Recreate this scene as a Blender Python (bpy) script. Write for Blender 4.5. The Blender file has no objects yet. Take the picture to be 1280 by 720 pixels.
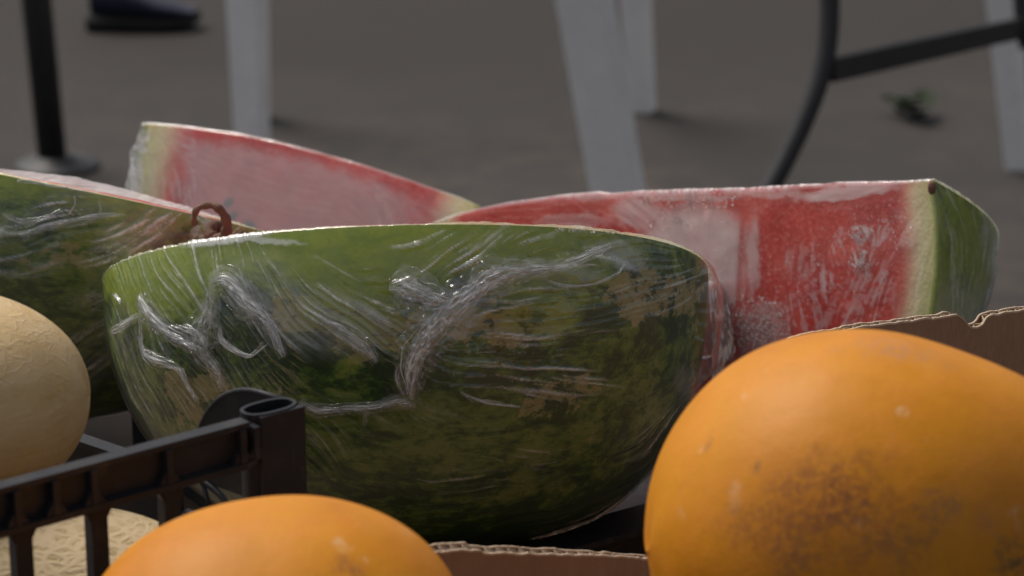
import bpy, bmesh, math, random
import numpy as np
from mathutils import Vector, Matrix
from mathutils.bvhtree import BVHTree

random.seed(7)
RNG = np.random.default_rng(11)
R = math.radians
scene = bpy.context.scene

# ------------------------------------------------------------------ camera
CAM_H, PITCH, F = 1.2, R(18.0), 3400.0          # metres, down tilt, focal length in 1280-px units
cam_d = bpy.data.cameras.new('camera'); cam = bpy.data.objects.new('camera', cam_d)
scene.collection.objects.link(cam); scene.camera = cam
cam.location = (0, 0, CAM_H); cam.rotation_euler = (R(90) - PITCH, 0, 0)
cam_d.sensor_width = 36; cam_d.lens = F / 1280 * 36
cam_d.clip_start = 0.05; cam_d.clip_end = 1500
cam_d.dof.use_dof = True; cam_d.dof.focus_distance = 1.19; cam_d.dof.aperture_fstop = 14
cam_d.dof.aperture_blades = 7

# ------------------------------------------------------------------ world and sun
SUN_EL, SUN_AZ = R(58), R(-50)     # azimuth measured from +Y towards +X (behind and left of the fruit)
world = bpy.data.worlds.new('World'); scene.world = world; world.use_nodes = True
wn = world.node_tree.nodes; wl = world.node_tree.links
sky = wn.new('ShaderNodeTexSky'); sky.sky_type = 'NISHITA'; sky.sun_disc = False
sky.sun_elevation = SUN_EL; sky.sun_rotation = SUN_AZ
sky.air_density = 1.0; sky.dust_density = 3.0; sky.ozone_density = 0.6
wn['Background'].inputs['Strength'].default_value = 0.083
hs = wn.new('ShaderNodeHueSaturation'); hs.inputs['Saturation'].default_value = .32   # veiled, near white sky
wl.new(sky.outputs[0], hs.inputs['Color']); wl.new(hs.outputs[0], wn['Background'].inputs['Color'])
sun_d = bpy.data.lights.new('sun', 'SUN'); sun_d.energy = 2.5; sun_d.angle = R(30); sun_d.color = (1, .93, .84)
sun = bpy.data.objects.new('sun', sun_d); scene.collection.objects.link(sun)
sdir = Vector((math.sin(SUN_AZ) * math.cos(SUN_EL), math.cos(SUN_AZ) * math.cos(SUN_EL), math.sin(SUN_EL)))
sun.rotation_euler = sdir.to_track_quat('Z', 'Y').to_euler()
vs = scene.view_settings
vs.view_transform = 'Standard'; vs.look = 'None'; vs.gamma = 1; vs.exposure = 0.42
scene.render.engine = 'CYCLES'
cy = scene.cycles
cy.use_denoising = True; cy.max_bounces = 8; cy.transparent_max_bounces = 16
cy.diffuse_bounces = 3; cy.glossy_bounces = 3; cy.caustics_reflective = False; cy.caustics_refractive = False

# ------------------------------------------------------------------ measuring helpers
CO = np.array([0, 0, CAM_H]); RX = np.array([1., 0, 0])
FW = np.array([0, math.cos(PITCH), -math.sin(PITCH)]); UP = np.array([0, math.sin(PITCH), math.cos(PITCH)])
def P(px, py, d):
    return CO + d * (FW + (px - 640) / F * RX - (py - 360) / F * UP)
def onplane(px, py, z):
    v = FW + (px - 640) / F * RX - (py - 360) / F * UP
    return CO + v * (z - CAM_H) / v[2]
def chart(p):
    q = p - CO; d = q @ FW
    return 640 + F * (q @ RX) / d, 360 - F * (q @ UP) / d
def unit(v):
    v = np.asarray(v, float); return v / np.linalg.norm(v)
def ss(a, b, x):
    t = np.clip((x - a) / (b - a), 0, 1); return t * t * (3 - 2 * t)

_G = {}
def vgrid(seed):
    if seed not in _G: _G[seed] = np.random.default_rng(seed).random((128, 128))
    return _G[seed]
def vn(x, y, scale, seed, oct=1):
    """smooth value noise 0..1 in numpy"""
    out = 0; amp = 1; tot = 0
    for o in range(oct):
        g = vgrid(seed + o * 17)
        u = x / scale; v = y / scale
        iu = np.floor(u).astype(int); iv = np.floor(v).astype(int)
        fu = u - iu; fv = v - iv
        fu = fu * fu * (3 - 2 * fu); fv = fv * fv * (3 - 2 * fv)
        a = g[iv % 128, iu % 128]; b = g[iv % 128, (iu + 1) % 128]
        c = g[(iv + 1) % 128, iu % 128]; d = g[(iv + 1) % 128, (iu + 1) % 128]
        out = out + amp * ((a * (1 - fu) + b * fu) * (1 - fv) + (c * (1 - fu) + d * fu) * fv)
        tot += amp; amp *= .5; scale = scale / 2
    return out / tot

# ------------------------------------------------------------------ object helpers
def link(o, parent=None):
    scene.collection.objects.link(o)
    if parent is not None: o.parent = parent
    return o
def tag(o, label=None, cat=None, group=None, kind=None):
    if label: o['label'] = label
    if cat: o['category'] = cat
    if group: o['group'] = group
    if kind: o['kind'] = kind
    return o
def empty(name, loc, label, cat, group=None):
    e = bpy.data.objects.new(name, None); e.location = Vector(loc); e.empty_display_size = .02
    link(e); return tag(e, label, cat, group)
def mesh_obj(name, verts, faces, mat, parent=None, smooth=True, attrs=None):
    verts = np.asarray(verts, float)
    if parent is not None: verts = verts - np.array(parent.location)
    me = bpy.data.meshes.new(name)
    if isinstance(faces, np.ndarray):
        nf = len(faces); me.vertices.add(len(verts)); me.vertices.foreach_set('co', verts.astype(np.float32).ravel())
        me.loops.add(nf * 4); me.loops.foreach_set('vertex_index', faces.astype(np.int32).ravel())
        me.polygons.add(nf); me.polygons.foreach_set('loop_start', (np.arange(nf) * 4).astype(np.int32))
        me.update(calc_edges=True)
    else: me.from_pydata(verts.tolist(), [], faces); me.update()
    if smooth: me.polygons.foreach_set('use_smooth', np.ones(len(me.polygons), bool))
    for k, v in (attrs or {}).items():
        a = me.attributes.new(k, 'FLOAT', 'POINT'); a.data.foreach_set('value', np.asarray(v, np.float32).ravel())
    me.materials.append(mat)
    return link(bpy.data.objects.new(name, me), parent)
def grid_array(n, m, wrap=False):
    i = np.arange(n - 1)[:, None]; j = np.arange(m if wrap else m - 1)[None]; j2 = (j + 1) % m
    return np.stack([i * m + j, i * m + j2, (i + 1) * m + j2, (i + 1) * m + j], -1).reshape(-1, 4)
def grid_faces(n, m, wrap=False):
    i = np.arange(n - 1)[:, None]; j = np.arange(m if wrap else m - 1)[None]
    j2 = (j + 1) % m
    f = np.stack([i * m + j, i * m + j2, (i + 1) * m + j2, (i + 1) * m + j], -1)
    return f.reshape(-1, 4).tolist()
def bm_obj(name, bm, mat, parent=None, smooth=False, bevel=0.0):
    if bevel:
        bmesh.ops.bevel(bm, geom=[e for e in bm.edges if e.is_manifold and e.calc_face_angle(0) > .6], offset=bevel, segments=2, profile=.6, affect='EDGES')
    bmesh.ops.recalc_face_normals(bm, faces=bm.faces)
    if parent is not None: bmesh.ops.translate(bm, verts=bm.verts, vec=-Vector(parent.location))
    me = bpy.data.meshes.new(name); bm.to_mesh(me); bm.free()
    for p in me.polygons: p.use_smooth = smooth
    me.materials.append(mat)
    return link(bpy.data.objects.new(name, me), parent)
def prism(bm, pts, vec):
    """closed outline pts extruded by vec"""
    a = [bm.verts.new(Vector(p)) for p in pts]; b = [bm.verts.new(Vector(np.asarray(p) + vec)) for p in pts]
    n = len(pts); bm.faces.new(a); bm.faces.new(b[::-1])
    for i in range(n): bm.faces.new((a[i], b[i], b[(i + 1) % n], a[(i + 1) % n]))
def bar(bm, p, q, w, h, side):
    """box from p to q; p,q the centre line of its top; w along side, h downward"""
    p = np.asarray(p, float); q = np.asarray(q, float); s = unit(side) * w / 2; z = np.array([0, 0, -h])
    prism(bm, [p - s, p + s, p + s + z, p - s + z], q - p)
def tube(pts, rad, n=10, closed_ends=True):
    pts = [np.asarray(p, float) for p in pts]; V = []; K = len(pts)
    rad = rad if hasattr(rad, '__len__') else [rad] * K
    t0 = unit(pts[1] - pts[0]); ref = np.array([0, 0, 1.]) if abs(t0[2]) < .9 else np.array([1., 0, 0])
    for i in range(K):
        t = unit(pts[min(i + 1, K - 1)] - pts[max(i - 1, 0)])
        a = unit(np.cross(t, ref)); b = np.cross(t, a); ref = np.cross(a, t)
        ref = b if False else ref
        for k in range(n):
            an = 2 * math.pi * k / n
            V.append(pts[i] + rad[i] * (math.cos(an) * a + math.sin(an) * b))
    Fc = grid_faces(K, n, True)
    if closed_ends: Fc += [list(range(n))[::-1], [(K - 1) * n + k for k in range(n)]]
    return np.array(V), Fc
def smooth_path(pts, n):
    pts = np.array(pts, float); K = len(pts); out = []
    for t in np.linspace(0, K - 1, n):
        i = min(int(t), K - 2); f = t - i
        p0 = pts[max(i - 1, 0)]; p1 = pts[i]; p2 = pts[i + 1]; p3 = pts[min(i + 2, K - 1)]
        out.append(.5 * (2 * p1 + (p2 - p0) * f + (2 * p0 - 5 * p1 + 4 * p2 - p3) * f * f + (3 * p1 - p0 - 3 * p2 + p3) * f ** 3))
    return np.array(out)

# ------------------------------------------------------------------ materials
class NT:
    def __init__(s, name):
        s.m = bpy.data.materials.new(name); s.m.use_nodes = True
        s.n = s.m.node_tree.nodes; s.l = s.m.node_tree.links
        s.b = s.n['Principled BSDF']; s.out = s.n['Material Output']
        s.tc = None
    def new(s, t, **kw):
        x = s.n.new(t)
        for k, v in kw.items(): setattr(x, k, v)
        return x
    def set(s, sock, v):
        if isinstance(v, bpy.types.NodeSocket): s.l.new(v, sock)
        elif isinstance(v, (tuple, list)) and len(v) == 3 and sock.type == 'RGBA': sock.default_value = (*v, 1)
        else: sock.default_value = v
    def obj(s):
        if not s.tc: s.tc = s.new('ShaderNodeTexCoord')
        return s.tc.outputs['Object']
    def mapping(s, scale=(1, 1, 1), rot=(0, 0, 0), vec=None, loc=(0, 0, 0)):
        m = s.new('ShaderNodeMapping'); s.l.new(vec or s.obj(), m.inputs[0])
        m.inputs['Scale'].default_value = scale; m.inputs['Rotation'].default_value = rot; m.inputs['Location'].default_value = loc
        return m.outputs[0]
    def noise(s, scale, detail=4, rough=.55, vec=None, dist=0):
        x = s.new('ShaderNodeTexNoise'); s.l.new(vec or s.obj(), x.inputs['Vector'])
        x.inputs['Scale'].default_value = scale; x.inputs['Detail'].default_value = detail
        x.inputs['Roughness'].default_value = rough; x.inputs['Distortion'].default_value = dist
        return x.outputs['Fac']
    def voro(s, scale, feature='DISTANCE_TO_EDGE', vec=None, rand=1):
        x = s.new('ShaderNodeTexVoronoi', feature=feature); s.l.new(vec or s.obj(), x.inputs['Vector'])
        x.inputs['Scale'].default_value = scale; x.inputs['Randomness'].default_value = rand
        return x.outputs['Distance']
    def ramp(s, fac, stops, interp='LINEAR'):
        x = s.new('ShaderNodeValToRGB'); s.set(x.inputs[0], fac); e = x.color_ramp.elements; x.color_ramp.interpolation = interp
        while len(e) < len(stops): e.new(.5)
        for el, (p, c) in zip(e, stops):
            el.position = p; el.color = (*c, 1) if hasattr(c, '__len__') else (c, c, c, 1)
        return x.outputs[0]
    def mix(s, fac, a, b, blend='MIX'):
        x = s.new('ShaderNodeMix', data_type='RGBA', blend_type=blend)
        s.set(x.inputs[0], fac); s.set(x.inputs[6], a); s.set(x.inputs[7], b); return x.outputs[2]
    def math(s, op, a, b=0, clamp=False):
        x = s.new('ShaderNodeMath', operation=op, use_clamp=clamp); s.set(x.inputs[0], a); s.set(x.inputs[1], b); return x.outputs[0]
    def vmath(s, op, a, b=None):
        x = s.new('ShaderNodeVectorMath', operation=op); s.set(x.inputs[0], a)
        if b is not None: s.set(x.inputs[1], b)
        return x
    def attr(s, name):
        x = s.new('ShaderNodeAttribute'); x.attribute_name = name; return x.outputs['Fac']
    def bump(s, h, strength=.3, dist=.001, normal=None):
        x = s.new('ShaderNodeBump'); x.inputs['Strength'].default_value = strength; x.inputs['Distance'].default_value = dist
        s.l.new(h, x.inputs['Height'])
        if normal: s.l.new(normal, x.inputs['Normal'])
        return x.outputs[0]
    def spot(s, centre, rad, soft=.5, warp=.35, nscale=90, stretch=(1, 1, 1)):
        """0..1 mask of a ragged mark round a point of the surface"""
        d = s.vmath('SUBTRACT', s.obj(), tuple(centre)).outputs[0]
        d = s.vmath('MULTIPLY', d, stretch).outputs[0]
        ln = s.vmath('LENGTH', d).outputs['Value']
        ln = s.math('DIVIDE', ln, rad)
        n = s.noise(nscale, 5, .65)
        ln = s.math('ADD', ln, s.math('MULTIPLY', s.math('SUBTRACT', n, .5), warp * 4))
        return s.ramp(ln, [(1 - soft, 1.0), (1.0, 0.0)])
    def done(s, color=None, rough=None, normal=None, **kw):
        if color is not None: s.set(s.b.inputs['Base Color'], color)
        if rough is not None: s.set(s.b.inputs['Roughness'], rough)
        if normal is not None: s.l.new(normal, s.b.inputs['Normal'])
        for k, v in kw.items(): s.set(s.b.inputs[k.replace('_', ' ')], v)
        return s.m

def mat_ground():
    m = NT('asphalt ground')
    big = m.noise(1.3, 5, .6); mid = m.noise(9, 5, .65, dist=.4); fine = m.noise(260, 3, .7)
    c = m.ramp(big, [(.34, (.046, .033, .0255)), (.5, (.037, .029, .024)), (.64, (.025, .0225, .021))])
    c = m.mix(m.ramp(mid, [(.42, 0.), (.56, .95)]), c, (.017, .0145, .0135))
    c = m.mix(m.math('MULTIPLY', fine, .5), c, (.052, .043, .037))
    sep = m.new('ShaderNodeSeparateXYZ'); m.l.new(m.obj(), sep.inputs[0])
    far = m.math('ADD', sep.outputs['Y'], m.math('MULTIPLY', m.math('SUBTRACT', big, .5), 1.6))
    c = m.mix(m.ramp(m.math('MULTIPLY', far, .1), [(.40, 0.), (.53, 1.)]), c, (.014, .0095, .007))   # browner, darker tone put into the colour further off
    return m.done(c, .9, m.bump(fine, .5, .004))
def mat_plastic_black(name='black crate plastic', base=(.016, .017, .021)):
    m = NT(name)
    n = m.noise(60, 5, .6); sc = m.noise(900, 2, .6, vec=m.mapping((1, .08, .08)))
    dust = m.math('MAXIMUM', m.ramp(m.noise(70, 7, .8), [(.52, 0.), (.70, .55)]), m.ramp(m.noise(600, 3, .7, vec=m.mapping((1, 1, .06))), [(.66, 0.), (.72, .5)]))
    c = m.mix(dust, base, (.055, .05, .047)); c = m.mix(m.ramp(n, [(.45, 0.), (.7, .3)]), c, (.04, .034, .031))
    r = m.ramp(n, [(.3, .34), (.7, .56)])
    return m.done(c, r, m.bump(m.math('ADD', sc, n), .12, .0005), Specular_IOR_Level=.18)
def mat_white_plastic():
    m = NT('white chair plastic')
    n = m.noise(14, 5, .6)
    c = m.ramp(n, [(.3, (.78, .76, .745)), (.7, (.86, .84, .825))])
    d = m.ramp(m.noise(45, 5, .7), [(.55, 0.), (.8, .35)])
    return m.done(m.mix(d, c, (.4, .37, .33)), .5)
def mat_painted_metal():
    m = NT('black painted metal')
    n = m.noise(40, 4, .6)
    return m.done(m.ramp(n, [(.3, (.014, .014, .015)), (.75, (.022, .022, .024))]), .6, m.bump(n, .05, .001))
def mat_simple(name, a, b, scale, rough=.7, bump=.2, bd=.001):
    m = NT(name); n = m.noise(scale, 5, .6)
    return m.done(m.ramp(n, [(.3, a), (.7, b)]), rough, m.bump(n, bump, bd))
def mat_orange(name, marks, seed=0.0):
    m = NT(name)
    v = m.mapping((1, 1, 1), loc=(seed, seed * .7, seed * 1.3))
    big = m.noise(14, 5, .6, vec=v); mid = m.noise(60, 5, .65, vec=v)
    c = m.ramp(big, [(.3, (.41, .135, .005)), (.5, (.49, .185, .006)), (.72, (.55, .225, .012))])
    c = m.mix(m.ramp(mid, [(.45, 0.), (.75, .45)]), c, (.58, .20, .032))
    sp = m.ramp(m.noise(150, 4, .7, vec=v), [(.66, 0.), (.74, .35)])
    c = m.mix(sp, c, (.40, .15, .03))
    pale = m.ramp(m.noise(95, 3, .5, vec=v), [(.68, 0.), (.80, .4)])
    c = m.mix(pale, c, (.62, .42, .26))
    vs_ = m.ramp(m.noise(210, 5, .7, vec=m.mapping((1, 1, .3), loc=(seed, 1, 2))), [(.58, 0.), (.72, .35)])
    c = m.mix(vs_, c, (.40, .135, .012))
    for (ctr, rad, strength, col, stretch) in marks:
        k = m.spot(ctr, rad * 1.25, .85, .45, 130, stretch)
        k = m.math('MULTIPLY', k, m.ramp(m.noise(420, 5, .75, vec=v), [(.43, .15), (.55, 1.)]))
        c = m.mix(m.math('MULTIPLY', k, min(1, strength * 1.3)), c, col)
    pores = m.noise(900, 3, .6, vec=v)
    h = m.math('ADD', m.math('MULTIPLY', mid, 1.3), m.math('MULTIPLY', pores, .45))
    return m.done(c, .52, m.bump(h, .3, .0012), Subsurface_Weight=.06, Subsurface_Scale=.01, Specular_IOR_Level=.22)
def mat_net(name, strong):
    m = NT(name)
    w = m.new('ShaderNodeTexNoise'); m.l.new(m.obj(), w.inputs['Vector']); w.inputs['Scale'].default_value = 60
    w.inputs['Detail'].default_value = 3
    warp = m.vmath('SCALE', m.vmath('SUBTRACT', w.outputs['Color'], (.5, .5, .5)).outputs[0]); warp.inputs['Scale'].default_value = .010 if strong else .016
    vec = m.vmath('ADD', m.obj(), warp.outputs[0]).outputs[0]
    if strong:
        vec = m.mapping((.42, .9, 1.5), vec=vec)
        d1 = m.voro(250, vec=vec); d2 = m.voro(560, vec=vec)
        n1 = m.ramp(d1, [(.0, 1.), (.14, .8), (.26, 0.)]); n2 = m.ramp(d2, [(.0, .7), (.12, .4), (.2, 0.)])
        net = m.math('MAXIMUM', n1, n2)
        c = m.mix(net, m.ramp(m.noise(30), [(.3, (.36, .26, .10)), (.7, (.43, .32, .15))]), (.53, .40, .235))
        return m.done(c, .7, m.bump(net, .5, .0009))
    vec = m.mapping((.55, 1, 1.0), vec=vec)
    d1 = m.voro(150, vec=vec); d2 = m.voro(400, vec=vec)
    n1 = m.ramp(d1, [(.0, 1.), (.03, .6), (.07, 0.)]); n2 = m.ramp(d2, [(.0, .6), (.04, .3), (.09, 0.)])
    keep = m.ramp(m.noise(35, 4), [(.42, .15), (.6, 1.)])
    net = m.math('MULTIPLY', m.math('MAXIMUM', n1, n2), keep)
    c = m.ramp(m.noise(24, 5, .6), [(.3, (.46, .32, .145)), (.55, (.53, .38, .19)), (.75, (.52, .34, .11))])
    c = m.mix(m.ramp(m.noise(70, 5, .7), [(.56, 0.), (.72, .5)]), c, (.55, .33, .09))
    c = m.mix(m.ramp(m.noise(48, 6, .75, vec=m.mapping((.3, 1, 2.6)), dist=.6), [(.50, 0.), (.64, .55)]), c, (.60, .46, .27))
    c = m.mix(m.ramp(m.noise(60, 5, .7, vec=m.mapping((.25, 1, 3.2), loc=(3, 1, 2))), [(.56, 0.), (.68, .55)]), c, (.44, .25, .07))
    c = m.mix(m.math('MULTIPLY', net, .30), c, (.38, .26, .15))
    fine = m.noise(380, 4, .7)
    c = m.mix(m.ramp(fine, [(.6, 0.), (.75, .3)]), c, (.68, .57, .42))
    h = m.math('ADD', net, m.math('MULTIPLY', fine, .45))
    return m.done(c, .62, m.bump(h, .4, .0006))
def mat_rind():
    """attributes: lime 0..1 (pale scuffed zone by the cut), pale 0..1 (ground-spot blotches)"""
    m = NT('watermelon rind')
    w = m.new('ShaderNodeTexNoise'); m.l.new(m.obj(), w.inputs['Vector']); w.inputs['Scale'].default_value = 26; w.inputs['Detail'].default_value = 5; w.inputs['Roughness'].default_value = .7
    n1 = m.noise(58, 7, .70, vec=m.mapping((.5, 1, 1)), dist=.6); n2 = m.noise(170, 6, .72, vec=m.mapping((.6, 1, 1)), dist=.3)
    stripe_shade = m.attr('stripe_shade')
    st = m.math('ADD', m.math('MULTIPLY', stripe_shade, .8), m.math('MULTIPLY', m.math('SUBTRACT', n1, .45), 2.6))
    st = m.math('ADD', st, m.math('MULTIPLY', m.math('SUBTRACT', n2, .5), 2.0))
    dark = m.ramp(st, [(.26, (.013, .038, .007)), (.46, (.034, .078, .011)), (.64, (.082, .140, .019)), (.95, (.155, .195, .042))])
    pl = m.math('ADD', m.math('SUBTRACT', m.attr('pale'), .16), m.math('MULTIPLY', m.math('SUBTRACT', n2, .5), 2.4))
    pl = m.math('ADD', pl, m.math('MULTIPLY', m.math('SUBTRACT', n1, .5), 2.4))
    c = m.mix(m.ramp(pl, [(.45, 0.), (.62, .85)]), dark, m.ramp(n1, [(.35, (.20, .165, .060)), (.7, (.32, .27, .125))]))
    lm = m.math('ADD', m.attr('lime'), m.math('ADD', m.math('MULTIPLY', m.math('SUBTRACT', n1, .5), 1.5), m.math('MULTIPLY', m.math('SUBTRACT', n2, .5), .6)))
    c = m.mix(m.ramp(lm, [(.3, 0.), (.9, .95)]), c, m.ramp(n2, [(.3, (.135, .205, .008)), (.7, (.26, .305, .016))]))
    mk = m.math('ADD', m.attr('mark'), m.math('MULTIPLY', m.math('SUBTRACT', m.noise(900, 4, .7, vec=m.mapping((.5, 1, 1))), .5), 2.2))
    c = m.mix(m.ramp(mk, [(.52, 0.), (.72, .8)]), c, (.075, .032, .038))
    return m.done(c, .45, m.bump(n2, .08, .0008), Specular_IOR_Level=.3)
def mat_flesh():
    """attribute rimdist: distance from the skin in millimetres / 60"""
    m = NT('watermelon flesh')
    d = m.attr('rimdist'); n = m.noise(55, 5, .6)
    d = m.math('ADD', d, m.math('MULTIPLY', m.math('SUBTRACT', n, .5), .07))
    g = m.noise(420, 4, .7); b = m.noise(26, 5, .6)
    red = m.ramp(b, [(.3, (.46, .020, .015)), (.5, (.58, .042, .030)), (.72, (.68, .095, .07))])
    red = m.mix(m.ramp(g, [(.45, 0.), (.72, .35)]), red, (.82, .30, .24))
    c = m.ramp(d, [(.0, (.10, .17, .02)), (.03, (.26, .33, .06)), (.07, (.60, .60, .27)), (.22, (.74, .66, .40)), (.38, (.78, .40, .28)), (.5, (.70, .10, .08))])
    k = m.ramp(d, [(.30, 0.), (.50, 1.)])
    c = m.mix(k, c, red)
    h = m.math('ADD', g, m.math('MULTIPLY', n, 2))
    return m.done(c, .30, m.bump(h, .35, .0012), Subsurface_Weight=.25, Subsurface_Scale=.006, Subsurface_Radius=(1, .25, .15))
def mat_film():
    m = NT('cling film')
    m.n.remove(m.b)
    nb = m.noise(700, 3, .6)
    bp = m.bump(nb, .18, .0004)
    tr = m.new('ShaderNodeBsdfTransparent'); tr.inputs[0].default_value = (.99, .99, .99, 1)
    gl = m.new('ShaderNodeBsdfGlossy'); gl.inputs['Color'].default_value = (.95, .95, .95, 1); gl.inputs['Roughness'].default_value = .11
    m.l.new(bp, gl.inputs['Normal'])
    df = m.new('ShaderNodeBsdfDiffuse'); df.inputs[0].default_value = (.90, .90, .91, 1); m.l.new(bp, df.inputs['Normal'])
    tl = m.new('ShaderNodeBsdfTranslucent'); tl.inputs[0].default_value = (.80, .80, .82, 1)
    geo = m.new('ShaderNodeNewGeometry')      # a thin sheet: the same reflectance from both sides
    ior = m.math('ADD', 1.5, m.math('MULTIPLY', geo.outputs['Backfacing'], 1 / 1.5 - 1.5))
    fr = m.new('ShaderNodeFresnel'); m.l.new(ior, fr.inputs[0]); m.l.new(bp, fr.inputs['Normal'])
    f = m.math('MULTIPLY', fr.outputs[0], 1.0, True)
    a = m.new('ShaderNodeMixShader'); m.l.new(f, a.inputs[0]); m.l.new(tr.outputs[0], a.inputs[1]); m.l.new(gl.outputs[0], a.inputs[2])
    g2 = m.new('ShaderNodeBsdfGlossy'); g2.inputs['Color'].default_value = (.9, .9, .92, 1); g2.inputs['Roughness'].default_value = .3
    w = m.new('ShaderNodeMixShader'); w.inputs[0].default_value = .15; m.l.new(df.outputs[0], w.inputs[1]); m.l.new(tl.outputs[0], w.inputs[2])
    w2 = m.new('ShaderNodeMixShader'); w2.inputs[0].default_value = .22; m.l.new(w.outputs[0], w2.inputs[1]); m.l.new(g2.outputs[0], w2.inputs[2])
    b = m.new('ShaderNodeMixShader'); m.l.new(m.attr('haze'), b.inputs[0]); m.l.new(a.outputs[0], b.inputs[1]); m.l.new(w2.outputs[0], b.inputs[2])
    m.l.new(b.outputs[0], m.out.inputs[0])
    return m.m
def mat_water():
    m = NT('water droplet'); m.n.remove(m.b)
    tr = m.new('ShaderNodeBsdfTransparent'); gl = m.new('ShaderNodeBsdfGlossy'); gl.inputs['Roughness'].default_value = .05
    fr = m.new('ShaderNodeLayerWeight'); fr.inputs[0].default_value = .3
    a = m.new('ShaderNodeMixShader'); m.l.new(m.math('MULTIPLY', fr.outputs['Fresnel'], .7, True), a.inputs[0]); m.l.new(tr.outputs[0], a.inputs[1]); m.l.new(gl.outputs[0], a.inputs[2])
    df = m.new('ShaderNodeBsdfDiffuse'); df.inputs[0].default_value = (.85, .85, .86, 1)
    b = m.new('ShaderNodeMixShader'); b.inputs[0].default_value = .16; m.l.new(a.outputs[0], b.inputs[1]); m.l.new(df.outputs[0], b.inputs[2])
    m.l.new(b.outputs[0], m.out.inputs[0]); return m.m
def mat_card(name, col_a, col_b):
    m = NT(name)
    ribs = m.new('ShaderNodeTexWave', wave_type='BANDS', bands_direction='X'); m.l.new(m.mapping((1, .5, 0)), ribs.inputs['Vector'])
    ribs.inputs['Scale'].default_value = 55; ribs.inputs['Distortion'].default_value = .6
    n = m.noise(20, 6, .65); fib = m.noise(500, 4, .7, vec=m.mapping((1, 1, .25)))
    c = m.ramp(n, [(.3, col_a), (.7, col_b)])
    c = m.mix(m.ramp(fib, [(.45, 0.), (.75, .35)]), c, tuple(x * 1.35 for x in col_b))
    return m.done(c, .85, m.bump(m.math('ADD', m.math('MULTIPLY', ribs.outputs['Fac'], .6), fib), .25, .0006))

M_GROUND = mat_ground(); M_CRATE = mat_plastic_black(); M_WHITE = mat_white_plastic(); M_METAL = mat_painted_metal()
M_RIND = mat_rind(); M_FLESH = mat_flesh(); M_FILM = mat_film(); M_WATER = mat_water()
M_CARD = mat_card('brown corrugated card', (.20, .115, .068), (.27, .165, .103))
M_CARD_EDGE = mat_card('torn card edge', (.36, .26, .18), (.48, .37, .27))
M_STEM = mat_simple('dry vine stem', (.09, .045, .028), (.17, .09, .06), 160, .8, .5, .002)
M_SEED = mat_simple('watermelon seed', (.012, .008, .006), (.03, .018, .012), 80, .4)
M_WOOD = mat_simple('worn wood', (.12, .08, .05), (.2, .14, .09), 20, .7)

# ------------------------------------------------------------------ ground
s = 400
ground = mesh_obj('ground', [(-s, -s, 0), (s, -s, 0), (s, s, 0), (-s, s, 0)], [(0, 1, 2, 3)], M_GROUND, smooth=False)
tag(ground, kind='structure')

TZ = .655
# market table under the crates
tb = empty('market_table', (.02, 1.3, 0), 'low wooden market table carrying the crates of melons and watermelon pieces', 'table')
bm = bmesh.new(); bar(bm, (-.75, 1.22, TZ), (.25, 1.22, TZ), 1.0, .03, (0, 1, 0)); bm_obj('table_top', bm, M_WOOD, tb, bevel=.003)
for x in (-.7, .21):
    for y in (.80, 1.66):
        bm = bmesh.new(); bar(bm, (x - .025, y, TZ - .031), (x + .025, y, TZ - .031), .05, TZ - .031, (0, 1, 0)); bm_obj('leg', bm, M_WOOD, tb)

# ------------------------------------------------------------------ streak fields (line integral convolution)
def streaks(x0, y0, x1, y1, ctrl, L=26, seed=3, power=2.2):
    """directional fibre texture over a chart window; ctrl = (x, y, angle in degrees, image sense)"""
    W, H = int(x1 - x0), int(y1 - y0)
    yy, xx = np.mgrid[0:H, 0:W].astype(float)
    vx = np.zeros((H, W)); vy = np.zeros((H, W))
    for (cx, cyy, an) in ctrl:
        w = 1 / (((xx + x0 - cx) ** 2 + (yy + y0 - cyy) ** 2) + 150) ** (power / 2)
        vx += w * math.cos(2 * R(an)); vy += w * math.sin(2 * R(an))
    th = .5 * np.arctan2(vy, vx) + (vn(xx, yy, 60, seed + 5, 2) - .5) * .7
    dx, dy = np.cos(th), np.sin(th)
    g = np.random.default_rng(seed); out = 0
    for (sc, wt) in ((1, .5), (2, .9), (4, .5)):
        n = g.random((H // sc + 2, W // sc + 2)); n = np.kron(n, np.ones((sc, sc)))[:H, :W]
        acc = n.copy()
        for sgn in (1, -1):
            px, py = xx.copy(), yy.copy(); pdx, pdy = dx * sgn, dy * sgn
            for k in range(L * (1 if sc < 4 else 2)):
                px += pdx; py += pdy
                ix = np.clip(px, 0, W - 1).astype(int); iy = np.clip(py, 0, H - 1).astype(int)
                ndx, ndy = dx[iy, ix], dy[iy, ix]
                s_ = np.sign(ndx * pdx + ndy * pdy); s_[s_ == 0] = 1
                pdx, pdy = ndx * s_, ndy * s_
                acc += n[iy, ix]
        acc = (acc - acc.mean()) / acc.std(); out = out + wt * acc
    q = np.pad(out, 1, mode='edge'); out = (q[:-2, 1:-1] + q[2:, 1:-1] + q[1:-1, :-2] + q[1:-1, 2:] + 2 * q[1:-1, 1:-1]) / 6
    out = out / out.std()
    def sample(x, y):
        fx = np.clip(x - x0, 0, W - 1.001); fy = np.clip(y - y0, 0, H - 1.001)
        ix = fx.astype(int); iy = fy.astype(int); u = fx - ix; v = fy - iy
        ix1 = np.minimum(ix + 1, W - 1); iy1 = np.minimum(iy + 1, H - 1)
        return (out[iy, ix] * (1 - u) + out[iy, ix1] * u) * (1 - v) + (out[iy1, ix] * (1 - u) + out[iy1, ix1] * u) * v
    return sample
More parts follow.
